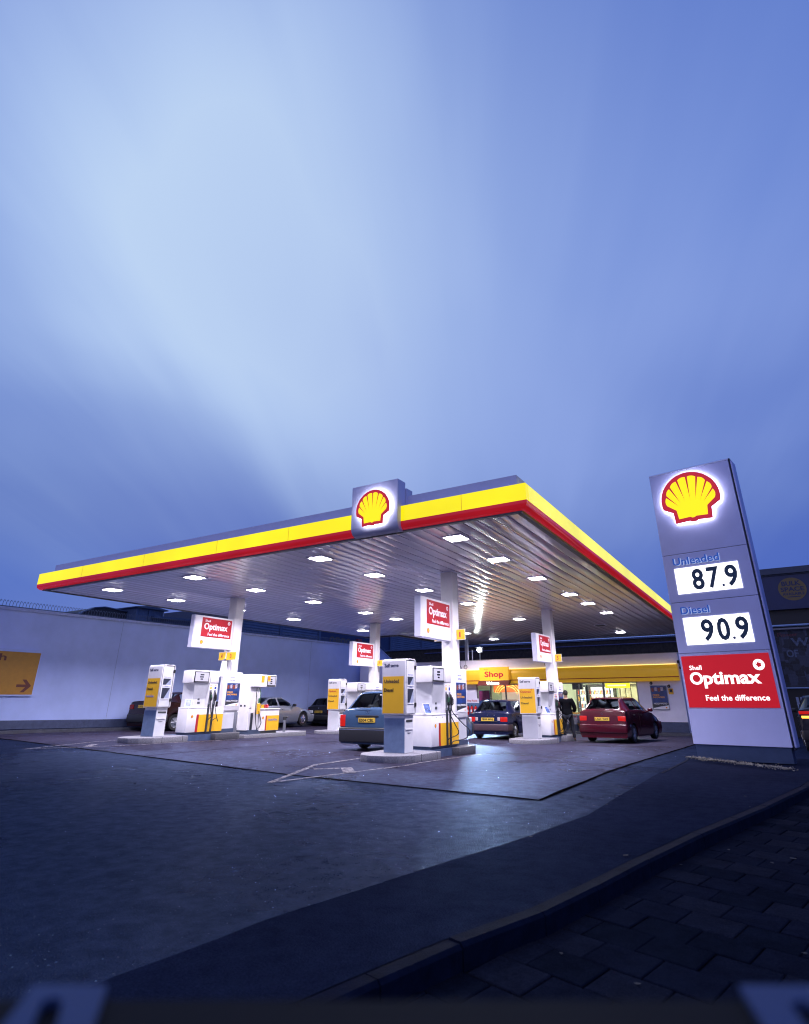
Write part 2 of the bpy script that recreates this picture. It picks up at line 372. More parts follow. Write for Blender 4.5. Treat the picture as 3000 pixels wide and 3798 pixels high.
sheet('forecourt_slab', [(-22.9,10.45),(-20.4,10.19),(-7.414,8.731),(-2.959,8.197),(-2.93,14.1),(-2.79,22.08),(-2.7,31.9),(-22.9,31.9)], concrete, .004)
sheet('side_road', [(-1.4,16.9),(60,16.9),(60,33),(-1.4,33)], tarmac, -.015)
def strip(name, pts, w, mat_, dz, wob=0.0, kind='structure', parent=None):
    mb = MB(); L_ = []; P = []
    for a, b in zip(pts, pts[1:]):
        n = max(1, int((Vector(b)-Vector(a)).length/.35))
        for k in range(n): P.append(Vector(a).lerp(Vector(b), k/n))
    P.append(Vector(pts[-1]))
    for i, p in enumerate(P):
        d = (P[min(i+1, len(P)-1)]-P[max(i-1, 0)]).normalized(); nn = Vector((-d.y, d.x)); q = p+nn*random.uniform(-wob, wob); ww = w*random.uniform(.75, 1.25) if wob else w
        L_.append((q+nn*ww/2, q-nn*ww/2))
    for (a, b), (c_, d_) in zip(L_, L_[1:]):
        mb.quad(*[(v.x, v.y, gz(v.x, v.y)+dz) for v in (b, d_, c_, a)])
    o = mb.build(name, mat_, parent)
    if kind: o['kind'] = kind
    return o
strip('slab_joint', [(-22.9,10.45),(-20.4,10.19),(-7.414,8.731),(-2.959,8.197),(-2.93,14.1),(-2.79,22.08),(-2.7,31.0)], .075, groove, .008, wob=.008)
strip('slab_joint', [(-12.6,9.3),(-12.6,24.0)], .035, groove, .008, wob=.006)
strip('slab_joint', [(-22,16.6),(-12.6,17.1),(-9.5,17.3)], .035, groove, .008, wob=.006)
# footpath and kerbs
fo = [(-1.75,16.6),(-2.15,15.9)]+inner[:-1]+[(-3.0,-6.0),(-2.35,-6.0)]+[(x-.13, y) for x, y in outer[::-1]][1:]
sheet('footpath', fo, footm, .012)
def kerb(name, pts, w, top, bot, mat_, seg=.9):
    mb = MB(); P = []; acc = 0
    for a, b in zip(pts, pts[1:]):
        n = max(1, int(round((Vector(b)-Vector(a)).length/seg)))
        for k in range(n): P.append(Vector(a).lerp(Vector(b), k/n))
    P.append(Vector(pts[-1]))
    for a, b in zip(P, P[1:]):
        d = (b-a).normalized(); nn = Vector((-d.y, d.x)); a2 = a+d*.004; b2 = b-d*.004; jit = random.uniform(-.004, .004)
        vs = []
        for z, o_ in ((bot, 0), (top-.02+jit, 0), (top+jit, .02), (top+jit, w), (bot, w)):
            vs.append([(p+nn*o_) for p in (a2, b2)]+[z])
        pts8 = [(v[0].x, v[0].y, v[2]+gz(v[0].x, v[0].y)) for v in vs]+[(v[1].x, v[1].y, v[2]+gz(v[1].x, v[1].y)) for v in vs]
        mb._add(pts8, [(0,1,2,3,4), (9,8,7,6,5)]+[(i, (i+1) % 5, 5+(i+1) % 5, 5+i) for i in range(5)])
    bmesh.ops.recalc_face_normals(mb.bm, faces=mb.bm.faces[:])
    o = mb.build(name, mat_); o['kind'] = 'structure'; return o
kerb('kerb', outer[::-1], .11, .018, -.16, kerbm)
kerb('kerb', [(-1.2,16.9),(-1.75,16.62),(-2.15,15.9),(-2.10,15.25),(-2.10,12.0)], .07, .02, -.1, kerbm, seg=.45)
# block paving, every block cut as its own raised face
mb = MB(); ang = R(-17.7); ux, uy = Vector((math.cos(ang), math.sin(ang))), Vector((-math.sin(ang)*-.0+math.cos(R(77)), math.sin(R(77))))
BLx, BLy = .352, .300
def outer_x(y):
    for (xa, ya), (xb, yb) in zip(outer, outer[1:]):
        if yb <= y <= ya: return xb+(xa-xb)*(y-yb)/(ya-yb)
    return 9 if y > 18 else -2.2
orig = Vector((-0.987, 4.103))
for j in range(-22, 42):
    for i in range(-14, 40):
        p = orig+ux*(BLx*(i+.5*(j % 2)))+uy*(BLy*j); g = .005
        q = [p+ux*g+uy*g, p+ux*(BLx-g)+uy*g, p+ux*(BLx-g)+uy*(BLy-g), p+ux*g+uy*(BLy-g)]
        cxy = (q[0]+q[2])/2
        if cxy.y > 16 or cxy.y < -3 or cxy.x > 8: continue
        if outer_x(cxy.y)-.16 > cxy.x: continue
        z = -.095+random.uniform(-.003, .003); tz = [z+random.uniform(-.0015, .0015) for _ in q]
        top = [q[0].lerp(cxy, .03), q[1].lerp(cxy, .03), q[2].lerp(cxy, .03), q[3].lerp(cxy, .03)]
        mb._add([(v.x, v.y, -.125) for v in q]+[(v.x, v.y, tz[k]-.005) for k, v in enumerate(q)]+[(v.x, v.y, tz[k]) for k, v in enumerate(top)],
                [(0,1,5,4),(1,2,6,5),(2,3,7,6),(3,0,4,7),(4,5,9,8),(5,6,10,9),(6,7,11,10),(7,4,8,11),(8,9,10,11)])
        mb.bm.faces.ensure_lookup_table(); mi = random.choices((0, 1, 2, 3), (5, 3, 3, .15))[0]
        for f_i in mb.bm.faces[-9:]: f_i.material_index = mi
o = mb.build('block_paving', pavem); o['kind'] = 'structure'
for nm_, a_, b_ in (('paving_block_pale', (.008,.009,.014), (.019,.020,.028)), ('paving_block_dark', (.003,.004,.007), (.008,.009,.014)), ('paving_block_red', (.012,.006,.008), (.030,.014,.018))):
    o.data.materials.append(ground_mat(nm_, a_, b_, .6, .5, wet=.15, spec=.012))
mr_ = bpy.data.materials.new('bedding'); 
sheet('paving_bed', [(x, y) for x, y in outer[::-1]][:]+[(9,18),(9,-6)], M('bedding_sand', (.004,.004,.007), .9, var=.3, spec=.1), -.106)
# worn road paint
def paint_mat():
    m = bpy.data.materials.new('worn_paint'); m.use_nodes = True; t = m.node_tree; b = t.nodes['Principled BSDF']
    b.inputs['Base Color'].default_value = (.16,.15,.18,1); b.inputs['Roughness'].default_value = .5
    tcn = t.nodes.new('ShaderNodeTexCoord'); n = t.nodes.new('ShaderNodeTexNoise'); n.inputs['Scale'].default_value = 7; n.inputs['Detail'].default_value = 10; n.inputs['Roughness'].default_value = .8
    t.links.new(tcn.outputs['Object'], n.inputs['Vector']); r = t.nodes.new('ShaderNodeValToRGB'); r.color_ramp.elements[0].position = .36; r.color_ramp.elements[1].position = .60
    t.links.new(n.outputs[0], r.inputs[0]); t.links.new(r.outputs[0], b.inputs['Alpha']); return m
paint = paint_mat()
for pts, w in (([(-7.30,7.80),(-8.35,10.2),(-8.35,13.2)], .10), ([(-7.30,7.80),(-6.72,11.0),(-6.72,14.6)], .09), ([(-7.55,10.15),(-6.95,9.45)], .22), ([(-7.9,9.6),(-7.6,10.0)], .12),
               ([(-16.3,8.7),(-17.1,11.0),(-17.1,14)], .10), ([(-16.3,8.7),(-15.2,11.2),(-15.2,14.5)], .09), ([(-16.4,10.6),(-15.8,10.0)], .2)):
    strip('road_marking', pts, w, paint, .013)
# gravel strip at the foot of the price tower and leaves/litter on the paving
mb = MB()
for _ in range(800):
    s = random.random(); x = -2.0+s*1.95+random.uniform(-.10, .10); y = 15.35-s*1.75+random.gauss(0, .05+.16*abs(math.sin(s*9)))
    r_ = random.uniform(.006, .018); mb.sphere((x, y, .022+random.uniform(0, .01)), r_, 1, random.uniform(.6, 1.2), .6, n=6)
o = mb.build('gravel_strip', M('pale_gravel', (.22,.21,.18), .8, var=.5, vscale=6)); o['kind'] = 'stuff'
mb = MB()
for _ in range(70):
    x = random.uniform(-2.6, 3); y = random.uniform(1.6, 10)
    if x < outer_x(y)+.05 and random.random() < .6: continue
    z = (-.089 if x > outer_x(y)+.02 else .02); a = random.uniform(0, 6.28); s = random.uniform(.008, .03)
    P = [(x+s*math.cos(a+k*1.256)*random.uniform(.5, 1.2), y+s*math.sin(a+k*1.256)*random.uniform(.4, 1.1)) for k in range(5)]
    vs = [(p[0], p[1], z+random.uniform(.001, .008)) for p in P]; mb._add(vs, [(0,1,2,3,4)])
o = mb.build('fallen_leaves', M('leaf_litter', (.05,.05,.055), .8, var=.5)); o['kind'] = 'stuff'

# ------------------------------------------------------------------ canopy
def soffit_mat():
    m = bpy.data.materials.new('soffit_plank'); m.use_nodes = True; t = m.node_tree; b = t.nodes['Principled BSDF']
    b.inputs['Base Color'].default_value = (.70,.65,.82,1); b.inputs['Roughness'].default_value = .30; b.inputs['Coat Weight'].default_value = 1.0; b.inputs['Coat Roughness'].default_value = .10; b.inputs['Coat IOR'].default_value = 1.7
    tcn = t.nodes.new('ShaderNodeTexCoord'); mp_ = t.nodes.new('ShaderNodeMapping'); mp_.inputs['Scale'].default_value = (2.2, .55, 1); t.links.new(tcn.outputs['Object'], mp_.inputs['Vector'])
    n = t.nodes.new('ShaderNodeTexNoise'); n.inputs['Scale'].default_value = 1.6; n.inputs['Detail'].default_value = 3; t.links.new(mp_.outputs[0], n.inputs['Vector'])
    bp = t.nodes.new('ShaderNodeBump'); bp.inputs['Strength'].default_value = .20; bp.inputs['Distance'].default_value = .05; t.links.new(n.outputs[0], bp.inputs['Height']); t.links.new(bp.outputs[0], b.inputs['Normal']); t.links.new(bp.outputs[0], b.inputs['Coat Normal'])
    return m
ZS = 4.62
can = thing('canopy', 'huge flat canopy with glowing yellow and red fascia over the pumps', 'canopy', (-12.1, 10.23, 0))
cx0, cy0 = -12.1, 10.23
def CB(name, m_, f, **k):
    mb = MB(); f(mb); bmesh.ops.translate(mb.bm, verts=mb.bm.verts[:], vec=(-cx0, -cy0, 0)); return mb.build(name, m_, can, **k)
YB = 36.3; XL, XR = -20.35, -3.62
def soff(mb):
    pw = .331; x = XL+.12
    while x < XR-.14:
        x1 = min(x+pw, XR-.13); yb = 28.6 if x < -18.03 else YB-.1
        ya = 10.23+.14; zt = ZS+random.uniform(-.004, .004); tl = random.uniform(-.004, .004)
        prof = [(x+.004, ZS+.035), (x+.012, ZS+.004), (x+.05, zt-.002), ((x+x1)/2, zt-.004+tl), (x1-.05, zt-.002), (x1-.012, ZS+.004), (x1-.004, ZS+.035)]
        ny = 8; rows = []
        for k in range(ny+1):
            y = ya+(yb-ya)*k/ny; w = random.uniform(-.003, .003) if 0 < k < ny else 0
            rows.append([mb.bm.verts.new((a, y, b+w)) for a, b in prof])
        for r0, r1 in zip(rows, rows[1:]):
            for k in range(6): mb.bm.faces.new((r0[k], r1[k], r1[k+1], r0[k+1]))
        x = x1
CB('soffit', soffit_mat(), soff, smooth=50)
def roof(mb):
    mb.box(XL+.08, XR-.08, 10.33, 28.6, ZS+.05, 5.0); mb.box(-18.0, XR-.08, 28.6, YB, ZS+.05, 5.0)
CB('roof_deck', darkgrey, roof)
CB('edge_gutter', M('gutter_grey', (.10,.10,.10), .5, var=.2), lambda mb: (mb.box(XL+.02, XR-.02, 10.27, 10.37, ZS-.02, ZS+.045), mb.box(XR-.14, XR-.02, 10.37, YB, ZS-.025, ZS+.045), mb.box(XL+.02, XL+.12, 10.37, 28.6, ZS-.02, ZS+.045), mb.box(XL+.02, -18.02, 28.6, 28.75, ZS-.06, ZS+.1), mb.box(-18.1, -18.0, 28.75, YB, ZS-.06, ZS+.12), mb.box(-18.0, XR, YB-.1, YB, ZS-.04, ZS+.1)))
fy = M('fascia_yellow', (.6,.45,.0), .25, emit=1.0, ecol=(1.0,.86,.0), var=0, evar=.22)
fyp = M('fascia_yellow_side', (.6,.5,.05), .25, emit=1.0, ecol=(1.0,.93,.075), var=0, evar=.22)
fr_ = M('fascia_red', (.35,.01,.02), .22, emit=.36, ecol=(1.0,.02,.035), var=0, evar=.3)
parp = M('parapet_grey', (.62,.63,.80), .5, metal=0.0, var=.03)
E1, E2 = 4.63, 5.16; EM = 4.81
yx0, yx1 = -20.56, -3.50   # outer faces of the yellow light box
fprof = [(0, 5.155), (0, EM+.002)]
def curvered(off0):
    return [(0, EM), (.0, 4.76), (-.012, 4.71), (-.04, 4.665), (-.09, 4.632), (-.12, 4.628)]
def ff(mb):
    mb.box(yx0, -7.60, 10.18, 10.34, EM+.002, 5.155); mb.box(-6.37, yx1, 10.18, 10.34, EM+.002, 5.155)
CB('front_fascia_light', fy, ff)
CB('side_fascia_light', fyp, lambda mb: mb.box(yx1-.16, yx1+.001, 10.342, YB, EM+.002, 5.155))
CB('left_fascia_light', fyp, lambda mb: mb.box(yx0-.001, yx0+.16, 10.342, 28.7, EM+.002, 5.155))
def redf(mb):
    # swept red lip: front, right side, left side
    pr_ = curvered(0)
    def run(a, b, out, left=None):
        a, b, out = Vector(a), Vector(b), Vector(out)
        A = [mb.bm.verts.new((a.x+out.x*o_-(0 if left is None else 0), a.y+out.y*o_, z)) for o_, z in pr_]
        B = [mb.bm.verts.new((b.x+out.x*o_, b.y+out.y*o_, z)) for o_, z in pr_]
        for k in range(len(pr_)-1): mb.bm.faces.new((A[k], B[k], B[k+1], A[k+1]))
    ring = [(yx1, YB), (yx1, 10.18), (-6.37, 10.18)]; ring2 = [(-7.60, 10.18), (yx0, 10.18), (yx0, 28.7)]
    def mitre(pts, outs):
        rows = []
        for (x, y), (ox, oy) in zip(pts, outs): rows.append([mb.bm.verts.new((x+ox*o_, y+oy*o_, z)) for o_, z in pr_])
        for r0, r1 in zip(rows, rows[1:]):
            for k in range(len(pr_)-1): mb.bm.faces.new((r0[k], r1[k], r1[k+1], r0[k+1]))
    mitre(ring, [(1, 0), (1, -1), (0, -1)]); mitre(ring2, [(0, -1), (-1, -1), (-1, 0)])
for x in (-18.1, -15.1, -12.1, -9.6, -4.9): CB('panel_seam', M('seam_amber', (.5,.30,.02), .4, emit=.45, ecol=(1.0,.62,.0), var=0), lambda mb: mb.box(x-.006, x+.006, 10.177, 10.19, EM+.004, 5.153))
CB('red_lip', fr_, redf, smooth=60)
CB('lip_cap', fr_, lambda mb: (mb.box(yx0+.01, -7.61, 10.19, 10.34, EM-.03, EM), mb.box(-6.38, yx1-.01, 10.19, 10.34, EM-.03, EM)))
def par(mb):
    mb.box(-20.15, -3.76, 10.42, 10.50, 5.0, 5.45); mb.box(-3.84, -3.76, 10.50, YB, 5.0, 5.45); mb.box(-20.15, -20.07, 10.50, 28.6, 5.0, 5.45)
    mb.box(-20.5, -3.56, 10.2, 10.42, 5.157, 5.165)
CB('roof_parapet', parp, par)
# illuminated emblem box on the front
def shellbox(mb):
    prof = [(10.04, 5.755), (10.04, 4.80), (10.06, 4.71), (10.11, 4.64), (10.20, 4.60), (10.36, 4.60), (10.36, 5.755)]
    mb.prism(prof, -7.60, -6.37, axis='x')
panelm = M('emblem_panel', (.60,.62,.82), .35, metal=0, var=.02)
CB('emblem_box', panelm, shellbox, smooth=40)
CB('emblem_box_back', parp, lambda mb: mb.box(-7.40, -6.34, 10.37, 10.62, 5.2, 5.62))
pred = M('pecten_red', (.35,.01,.02), .3, emit=.42, ecol=(1.0,.03,.05), var=0)
pyel = M('pecten_yellow', (.6,.45,.0), .3, emit=1.0, ecol=(1.0,.83,.0), var=0)
halo = M('halo_light', (.8,.8,.8), .5, emit=9.0, ecol=(.96,.95,1.0), var=0)
def emblem(parent, fr, cx, cz, s, off, offset=(0, 0, 0), depth=.02, halo_gap=.055):
    o0 = fr[0]-Vector(offset); f2 = (o0, fr[1], fr[2])
    plate(MB_ := MB(), f2, at(pecten_outer(s), cx, cz), off, off+depth); a = MB_.build('emblem_border', pred, parent)
    plate(MB2 := MB(), f2, at(pecten_inner(s), cx, cz), off+depth+.001, off+depth+.006); MB2.build('emblem_shell', pyel, parent)
    if halo_gap:
        plate(MB3 := MB(), f2, at(pecten_outer(s*.985), cx, cz), off-.012, off-.002); MB3.build('halo_lamp', halo, parent)
emblem(can, frame((-6.955, 10.04, 0), '-y'), 0, 5.19, .86, .085, (cx0, cy0, 0), .02)
for (x, y, nm) in ((-16.12, 14.80, 'A'), (-7.60, 14.80, 'C'), (-7.61, 23.53, 'D'), (-16.12, 23.54, 'B')):
    g = gz(x, y)
    col = CB('column', white, lambda mb: mb.box(x-.185, x+.185, y-.185, y+.185, g+.1, ZS+.03, r=.02))
    MBc = MB(); MBc.box(x-.30-cx0, x+.30-cx0, y-.28-cy0, y+.28-cy0, ZS-.010, ZS-.001); MBc.build('collar', parp, col)
# lights
lx = [-18.25, -14.30, -9.56, -5.64]; ly = [11.38, 13.86, 16.80, 20.16, 22.55, 25.52, 29.7, 33.6]
lamps = [(a, b) for b in ly[:4] for a in lx]+[(lx[1], ly[4]), (lx[3], ly[4]), (lx[0], ly[5]), (lx[2], ly[5]), (lx[3], ly[5]), (lx[1], ly[6]), (lx[1], ly[7]), (-6.86, 33.8)]
lampm = M('lamp_glass', (.9,.9,.9), .4, emit=30, ecol=(1.0,.95,1.0), var=0)
ad = bpy.data.lights.new('canopy_lamp', 'AREA'); ad.shape = 'SQUARE'; ad.size = .40; ad.energy = 175; ad.spread = R(140); ad.color = (.90, .83, 1.0)
bx = MB(); bx.box(-.26, .26, -.26, -.211, -.020, .004); bx.box(-.26, .26, .211, .26, -.020, .004); bx.box(-.26, -.211, -.211, .211, -.020, .004); bx.box(.211, .26, -.211, .211, -.020, .004)
names_row = ['front', 'second', 'third', 'fourth', 'fifth', 'sixth', 'seventh', 'rear']; names_col = ['leftmost', 'second from left', 'third from left', 'rightmost']
t0 = empty('ceiling_light', (0, 0, 0)); f0 = bx.build('frame', parp, t0); dm = MB(); dm.box(-.2105, .2105, -.2105, .2105, -.026, .003); d0 = dm.build('diffuser', lampm, t0)
for i, (a, b) in enumerate(lamps):
    if i == 0: t_ = t0
    else:
        t_ = t0.copy(); sc.collection.objects.link(t_)
        for ch in (f0, d0):
            c_ = ch.copy(); sc.collection.objects.link(c_); c_.parent = t_
    t_.location = (a, b, ZS-.004)
    lo = bpy.data.objects.new('lamp', ad); sc.collection.objects.link(lo); lo.location = (0, 0, -.045); lo.parent = t_
    if b in ly and a in lx: lab = 'lit square canopy light, %s row from the front fascia, %s' % (names_row[ly.index(b)], names_col[lx.index(a)])
    else: lab = 'lit square canopy light farthest back on the right, above the shop'
    tag(t_, lab, 'ceiling light', 'square lights in the canopy soffit')
for i, (a, b, lab) in enumerate([(-17.9+.3, 25.6, 'unlit dark canopy light near the back left edge of the canopy'), (-7.0, 29.9, 'unlit dark canopy light above the shop windows')]):
    t_ = thing('ceiling_light', lab, 'ceiling light', (a, b, ZS-.004), group='square lights in the canopy soffit')
    m1 = MB(); m1.box(-.26, .26, -.26, .26, -.014, .004); m1.build('frame', parp, t_); m2 = MB(); m2.box(-.21, .21, -.21, .21, -.03, -.015); m2.build('diffuser', M('dark_lens', (.12,.12,.15), .2), t_)
# ------------------------------------------------------------------ forecourt islands, totems, pumps, signs
LOC = {'A': (-16.11, 14.8, .27), 'C': (-7.60, 14.8, .14), 'D': (-7.61, 23.5, -.02), 'B': (-16.13, 23.5, .085)}
WHERE = {'A': 'the left front pump island', 'C': 'the middle front pump island', 'D': 'the right rear island before the shop', 'B': 'the left rear island behind the blue estate car'}
posterm = M('poster_blue', (.03, .07, .26), .3, var=.35, vscale=2.2)
def movie_poster(parent, fr, x0, x1, z0, z1, th=.003, frame_=None):
    """blue film promotion poster: photo strip, FREE MOVIES, HOLLYWOOD"""
    w, h = x1-x0, z1-z0
    plate(mb := MB(), fr, rect(x0, x1, z0, z1), 0, th); p = mb.build('poster', posterm, parent)
    mb = MB(); plate(mb, fr, [(x0+.0*w, z0), (x1, z0), (x1, z0+.16*h), (x0+.5*w, z0+.11*h), (x0, z0+.04*h)], th, th+.002); mb.build('poster_foot', inkwhite, p)
    mb = MB(); plate(mb, fr, [(x0, z0+.05*h), (x0+.5*w, z0+.12*h), (x1, z0+.17*h), (x1, z0+.27*h), (x0+.6*w, z0+.30*h), (x0, z0+.22*h)], th, th+.001); mb.build('poster_hill', darkgrey, p)
    for k, (cx, c_, wd) in enumerate(((.04, 'photo_orange', .15), (.24, 'photo_white', .16), (.44, 'photo_orange', .16), (.63, 'photo_white', .16), (.83, 'photo_dark', .15))):
        mt = {'photo_orange': M('photo_orange', (.35,.08,.04), .4, var=.5, vscale=30), 'photo_white': M('photo_white', (.6,.5,.52), .4, var=.6, vscale=30), 'photo_dark': M('photo_dark', (.08,.08,.12), .4, var=.5, vscale=30)}[c_]
        mb = MB(); a = cx; dz = .02*math.sin(k*2.1)+.01*k; plate(mb, fr, [(x0+a*w, z0+(.74+dz)*h), (x0+(a+wd)*w, z0+(.75+dz)*h), (x0+(a+wd-.01)*w, z0+(.92+dz)*h), (x0+(a-.005)*w, z0+(.90+dz)*h)], th, th+.002); mb.build('photo', mt, p)
    lettering([('FREE', x0+.08*w, x0+.50*w, z0+.565*h, z0+.635*h), ('MOVIES', x0+.09*w, x0+.82*w, z0+.47*h, z0+.54*h)], fr, M('poster_orange', (.75,.34,.05), .5, var=0), p, bold=.03, th=th+.002)
    lettering([('HOLLYWOOD', x0+.08*w, x0+.92*w, z0+.20*h, z0+.27*h)], fr, inkwhite, p, bold=.02, th=th+.003)
    plate(mb := MB(), fr, at(pecten_outer(.10*w), x0+.84*w, z0+.065*h), th+.002, th+.004); mb.build('small_emblem', M('small_emblem_orange', (.8,.25,.02), .5, var=0), p)
    return p
def small_emblem(parent, fr, cx, cz, s, th=.003):
    plate(mb := MB(), fr, at(pecten_outer(s), cx, cz), 0, th); a = mb.build('emblem', red, parent)
    plate(mb := MB(), fr, at(pecten_inner(s*.98), cx, cz), th, th+.002); mb.build('emblem_shell', M('emblem_yellow', (.85,.42,.02), .4, var=0), a)
def swirl(mb, fr, cx, cz, r, t0_, t1_, sx=1.0):
    """round badge with a pinwheel cut: ring plus five curved blades"""
    n = 28
    for (ra, rb) in ((r*.66, r),):
        for k in range(n):
            a0, a1 = 2*math.pi*k/n, 2*math.pi*(k+1)/n
            plate(mb, fr, [(cx+sx*ra*math.cos(a0), cz+ra*math.sin(a0)), (cx+sx*rb*math.cos(a0), cz+rb*math.sin(a0)), (cx+sx*rb*math.cos(a1), cz+rb*math.sin(a1)), (cx+sx*ra*math.cos(a1), cz+ra*math.sin(a1))], t0_, t1_)
    for k in range(5):
        a = 2*math.pi*k/5; P = []
        for j in range(7): P.append((a+j*.20, r*(.66-.085*j*.55)))
        for j in range(6, -1, -1): P.append((a+j*.20+.62, r*(.68-.0*j)-r*.035*j))
        plate(mb, fr, [(cx+sx*q*math.cos(t), cz+q*math.sin(t)) for t, q in P], t0_, t1_)
def island(key, pts, ztop, h, label, rec=False):
    x, y, z = LOC[key]; t = thing('pump_island', label, 'kerb island', (x, y, z-ztop), group='raised pump islands')
    mb = MB(); mb.prism(pts, -.06, ztop, r=.02); mb.build('kerb_block', granite, t, smooth=40)
    return t
def tip(y0, y1, hw=.70, ch=.42):
    return [(-hw, y1), (-hw, y0+ch*1.1), (-hw+ch*.5, y0+ch*.35), (-hw+ch*1.15, y0), (hw-ch*1.15, y0), (hw-ch*.5, y0+ch*.35), (hw, y0+ch*1.1), (hw, y1)]
def totem(key, lines, base_m, label):
    x, y, z = LOC[key]; t = thing('service_totem', label, 'totem', (x, y-2.87, z), group='self serve totems')
    # base with litter slot
    base = MB(); base.box(-.275, .275, .02, .385, 0, .765, r=.008); b = base.build('base', whiteb, t)
    fb = MB(); fb.box(-.270, .270, .012, .0205, .004, .70); fb.build('base_front', base_m, t)
    mb = MB(); mb.box(.272, .279, .07, .345, .62, .67); mb.build('litter_slot', darkgrey, t)
    mb = MB(); mb.box(.276, .292, .05, .35, .47, .485); mb.build('slot_lip', white, t)
    lettering([('Litter', .14, .27, .385, .415)], frame((.2765, 0, 0), '+x'), inkblue, b)
    # head: a rounded hood open at the sides
    prof = []; y0, y1, z0, z1, r_ = -.03, .415, .775, 1.965, .055
    def rp(inset):
        a, b_, c, d, r2 = y0+inset, y1-inset, z0+inset, z1-inset, max(.015, r_-inset)
        return [(a, c), (b_, c)]+[(b_-r2+r2*math.cos(R(k*18)), d-r2+r2*math.sin(R(k*18))) for k in range(6)]+[(a+r2+r2*math.cos(R(90+k*18)), d-r2+r2*math.sin(R(90+k*18))) for k in range(6)]
    mb = MB(); mb.prism(rp(0), -.315, .315, axis='x', r=.008); hd = mb.build('head', white, t, smooth=40)
    # dark sheet painted as the shadow in the gap, then the side panel
    mb = MB(); mb.prism(rp(.022), .313, .317, axis='x'); mb.build('edge_seal', darkgrey, hd)
    mb = MB(); side = [(y0+.045, z0+.03), (y1-.05, z0+.03), (y1-.05, z1-.05), (y0+.045, z1-.05)]
    # panel strips left around the two openings
    X0, X1 = .3175, .323
    o1, o2 = (1.40, 1.575), (1.02, 1.315); ya, yb = .05, .325
    for (a, b_, c, d) in ((y0+.035, y1-.045, z0+.025, o2[0]), (y0+.035, y1-.045, o2[1], o1[0]), (y0+.035, y1-.045, o1[1], z1-.045), (y0+.035, ya, o2[0], o2[1]), (yb, y1-.045, o2[0], o2[1]), (y0+.035, ya, o1[0], o1[1]), (yb, y1-.045, o1[0], o1[1])): mb.box(X0, X1, a, b_, c, d)
    sp = mb.build('side_panel', whiteb, hd)
    for nm, (c, d) in (('towel_tray', o1), ('glove_tray', o2)):
        mb = MB(); xx = .3178
        mb.quad((xx, ya, d), (xx, yb, d), (xx, yb, c), (xx, ya, c)); q = mb.build(nm, M('tray_dark', (.02,.026,.05), .5, var=.2), hd)
        mb = MB(); mb._add([(xx+.001, yb, d), (xx+.001, yb, c), (xx+.001, ya+.10, c+.0)], [(0, 2, 1)]); mb.build('tray_side', M('tray_side', (.30,.34,.46), .5), q)
        mb = MB(); mb.box(.318, .334, ya, yb, c-.022, c-.002); mb.build('tray_lip', white, q)
    lettering([('Paper towels', .07, .30, 1.60, 1.63), ('Gloves', .13, .25, 1.345, 1.372)], frame((.3228, 0, 0), '+x'), inkviolet, sp)
    for zz in (1.78, .98):
        mb = MB(); mb.box(.31, .345, y1-.06, y1+.004, zz-.045, zz+.045, r=.006); mb.build('hinge', black, hd)
    mb = MB(); mb.tube([(.333, y1-.012, .80), (.333, y1-.012, z1-.07), (.333, y1-.03, z1-.03), (.333, y1-.07, z1-.008), (.333, .1, z1-.008)], .011, 6); mb.build('trim', white, hd, smooth=60)
    fr = frame((0, y0, 0), '-y')
    plate(mb := MB(), fr, rect(-.292, .272, .80, 1.585), .0, .003); yp = mb.build('grade_panel', yellow, hd)
    lettering([('Self serve', -.255, .13, 1.785, 1.865)], fr, inkblue, hd, bold=.016, th=.003)
    fr2 = frame((0, y0-.003, 0), '-y')
    for (s_, a, b_, c, d, m_) in lines: lettering([(s_, a, b_, c, d)], fr2, m_, yp, bold=.018, th=.003, name='grade_lettering')
    if lines[0][0] == 'Optimax':
        mb = MB(); swirl(mb, fr2, .165, lines[0][4]+.035, .028, 0, .003); mb.build('badge', inkred, yp)
    return t
def nozzle(parent, x, y, zt, col, name='nozzle'):
    mb = MB()
    mb.tube([(x+.06, y, zt-.02), (x+.075, y-.005, zt-.10), (x+.085, y, zt-.19), (x+.08, y+.005, zt-.27)], [.022, .030, .034, .026], 8)
    mb.tube([(x+.075, y, zt-.04), (x+.05, y-.015, zt-.005), (x+.0, y-.03, zt+.02)], [.014, .012, .010], 6)
    mb.tube([(x+.10, y, zt-.10), (x+.145, y, zt-.15), (x+.14, y, zt-.23), (x+.10, y, zt-.26)], .008, 6)
    n = mb.build(name, black, parent, smooth=60)
    mb = MB(); mb.box(x+.045, x+.115, y-.03, y+.03, zt-.20, zt-.08, r=.012); mb.build('nozzle_sleeve', col, n)
    return n
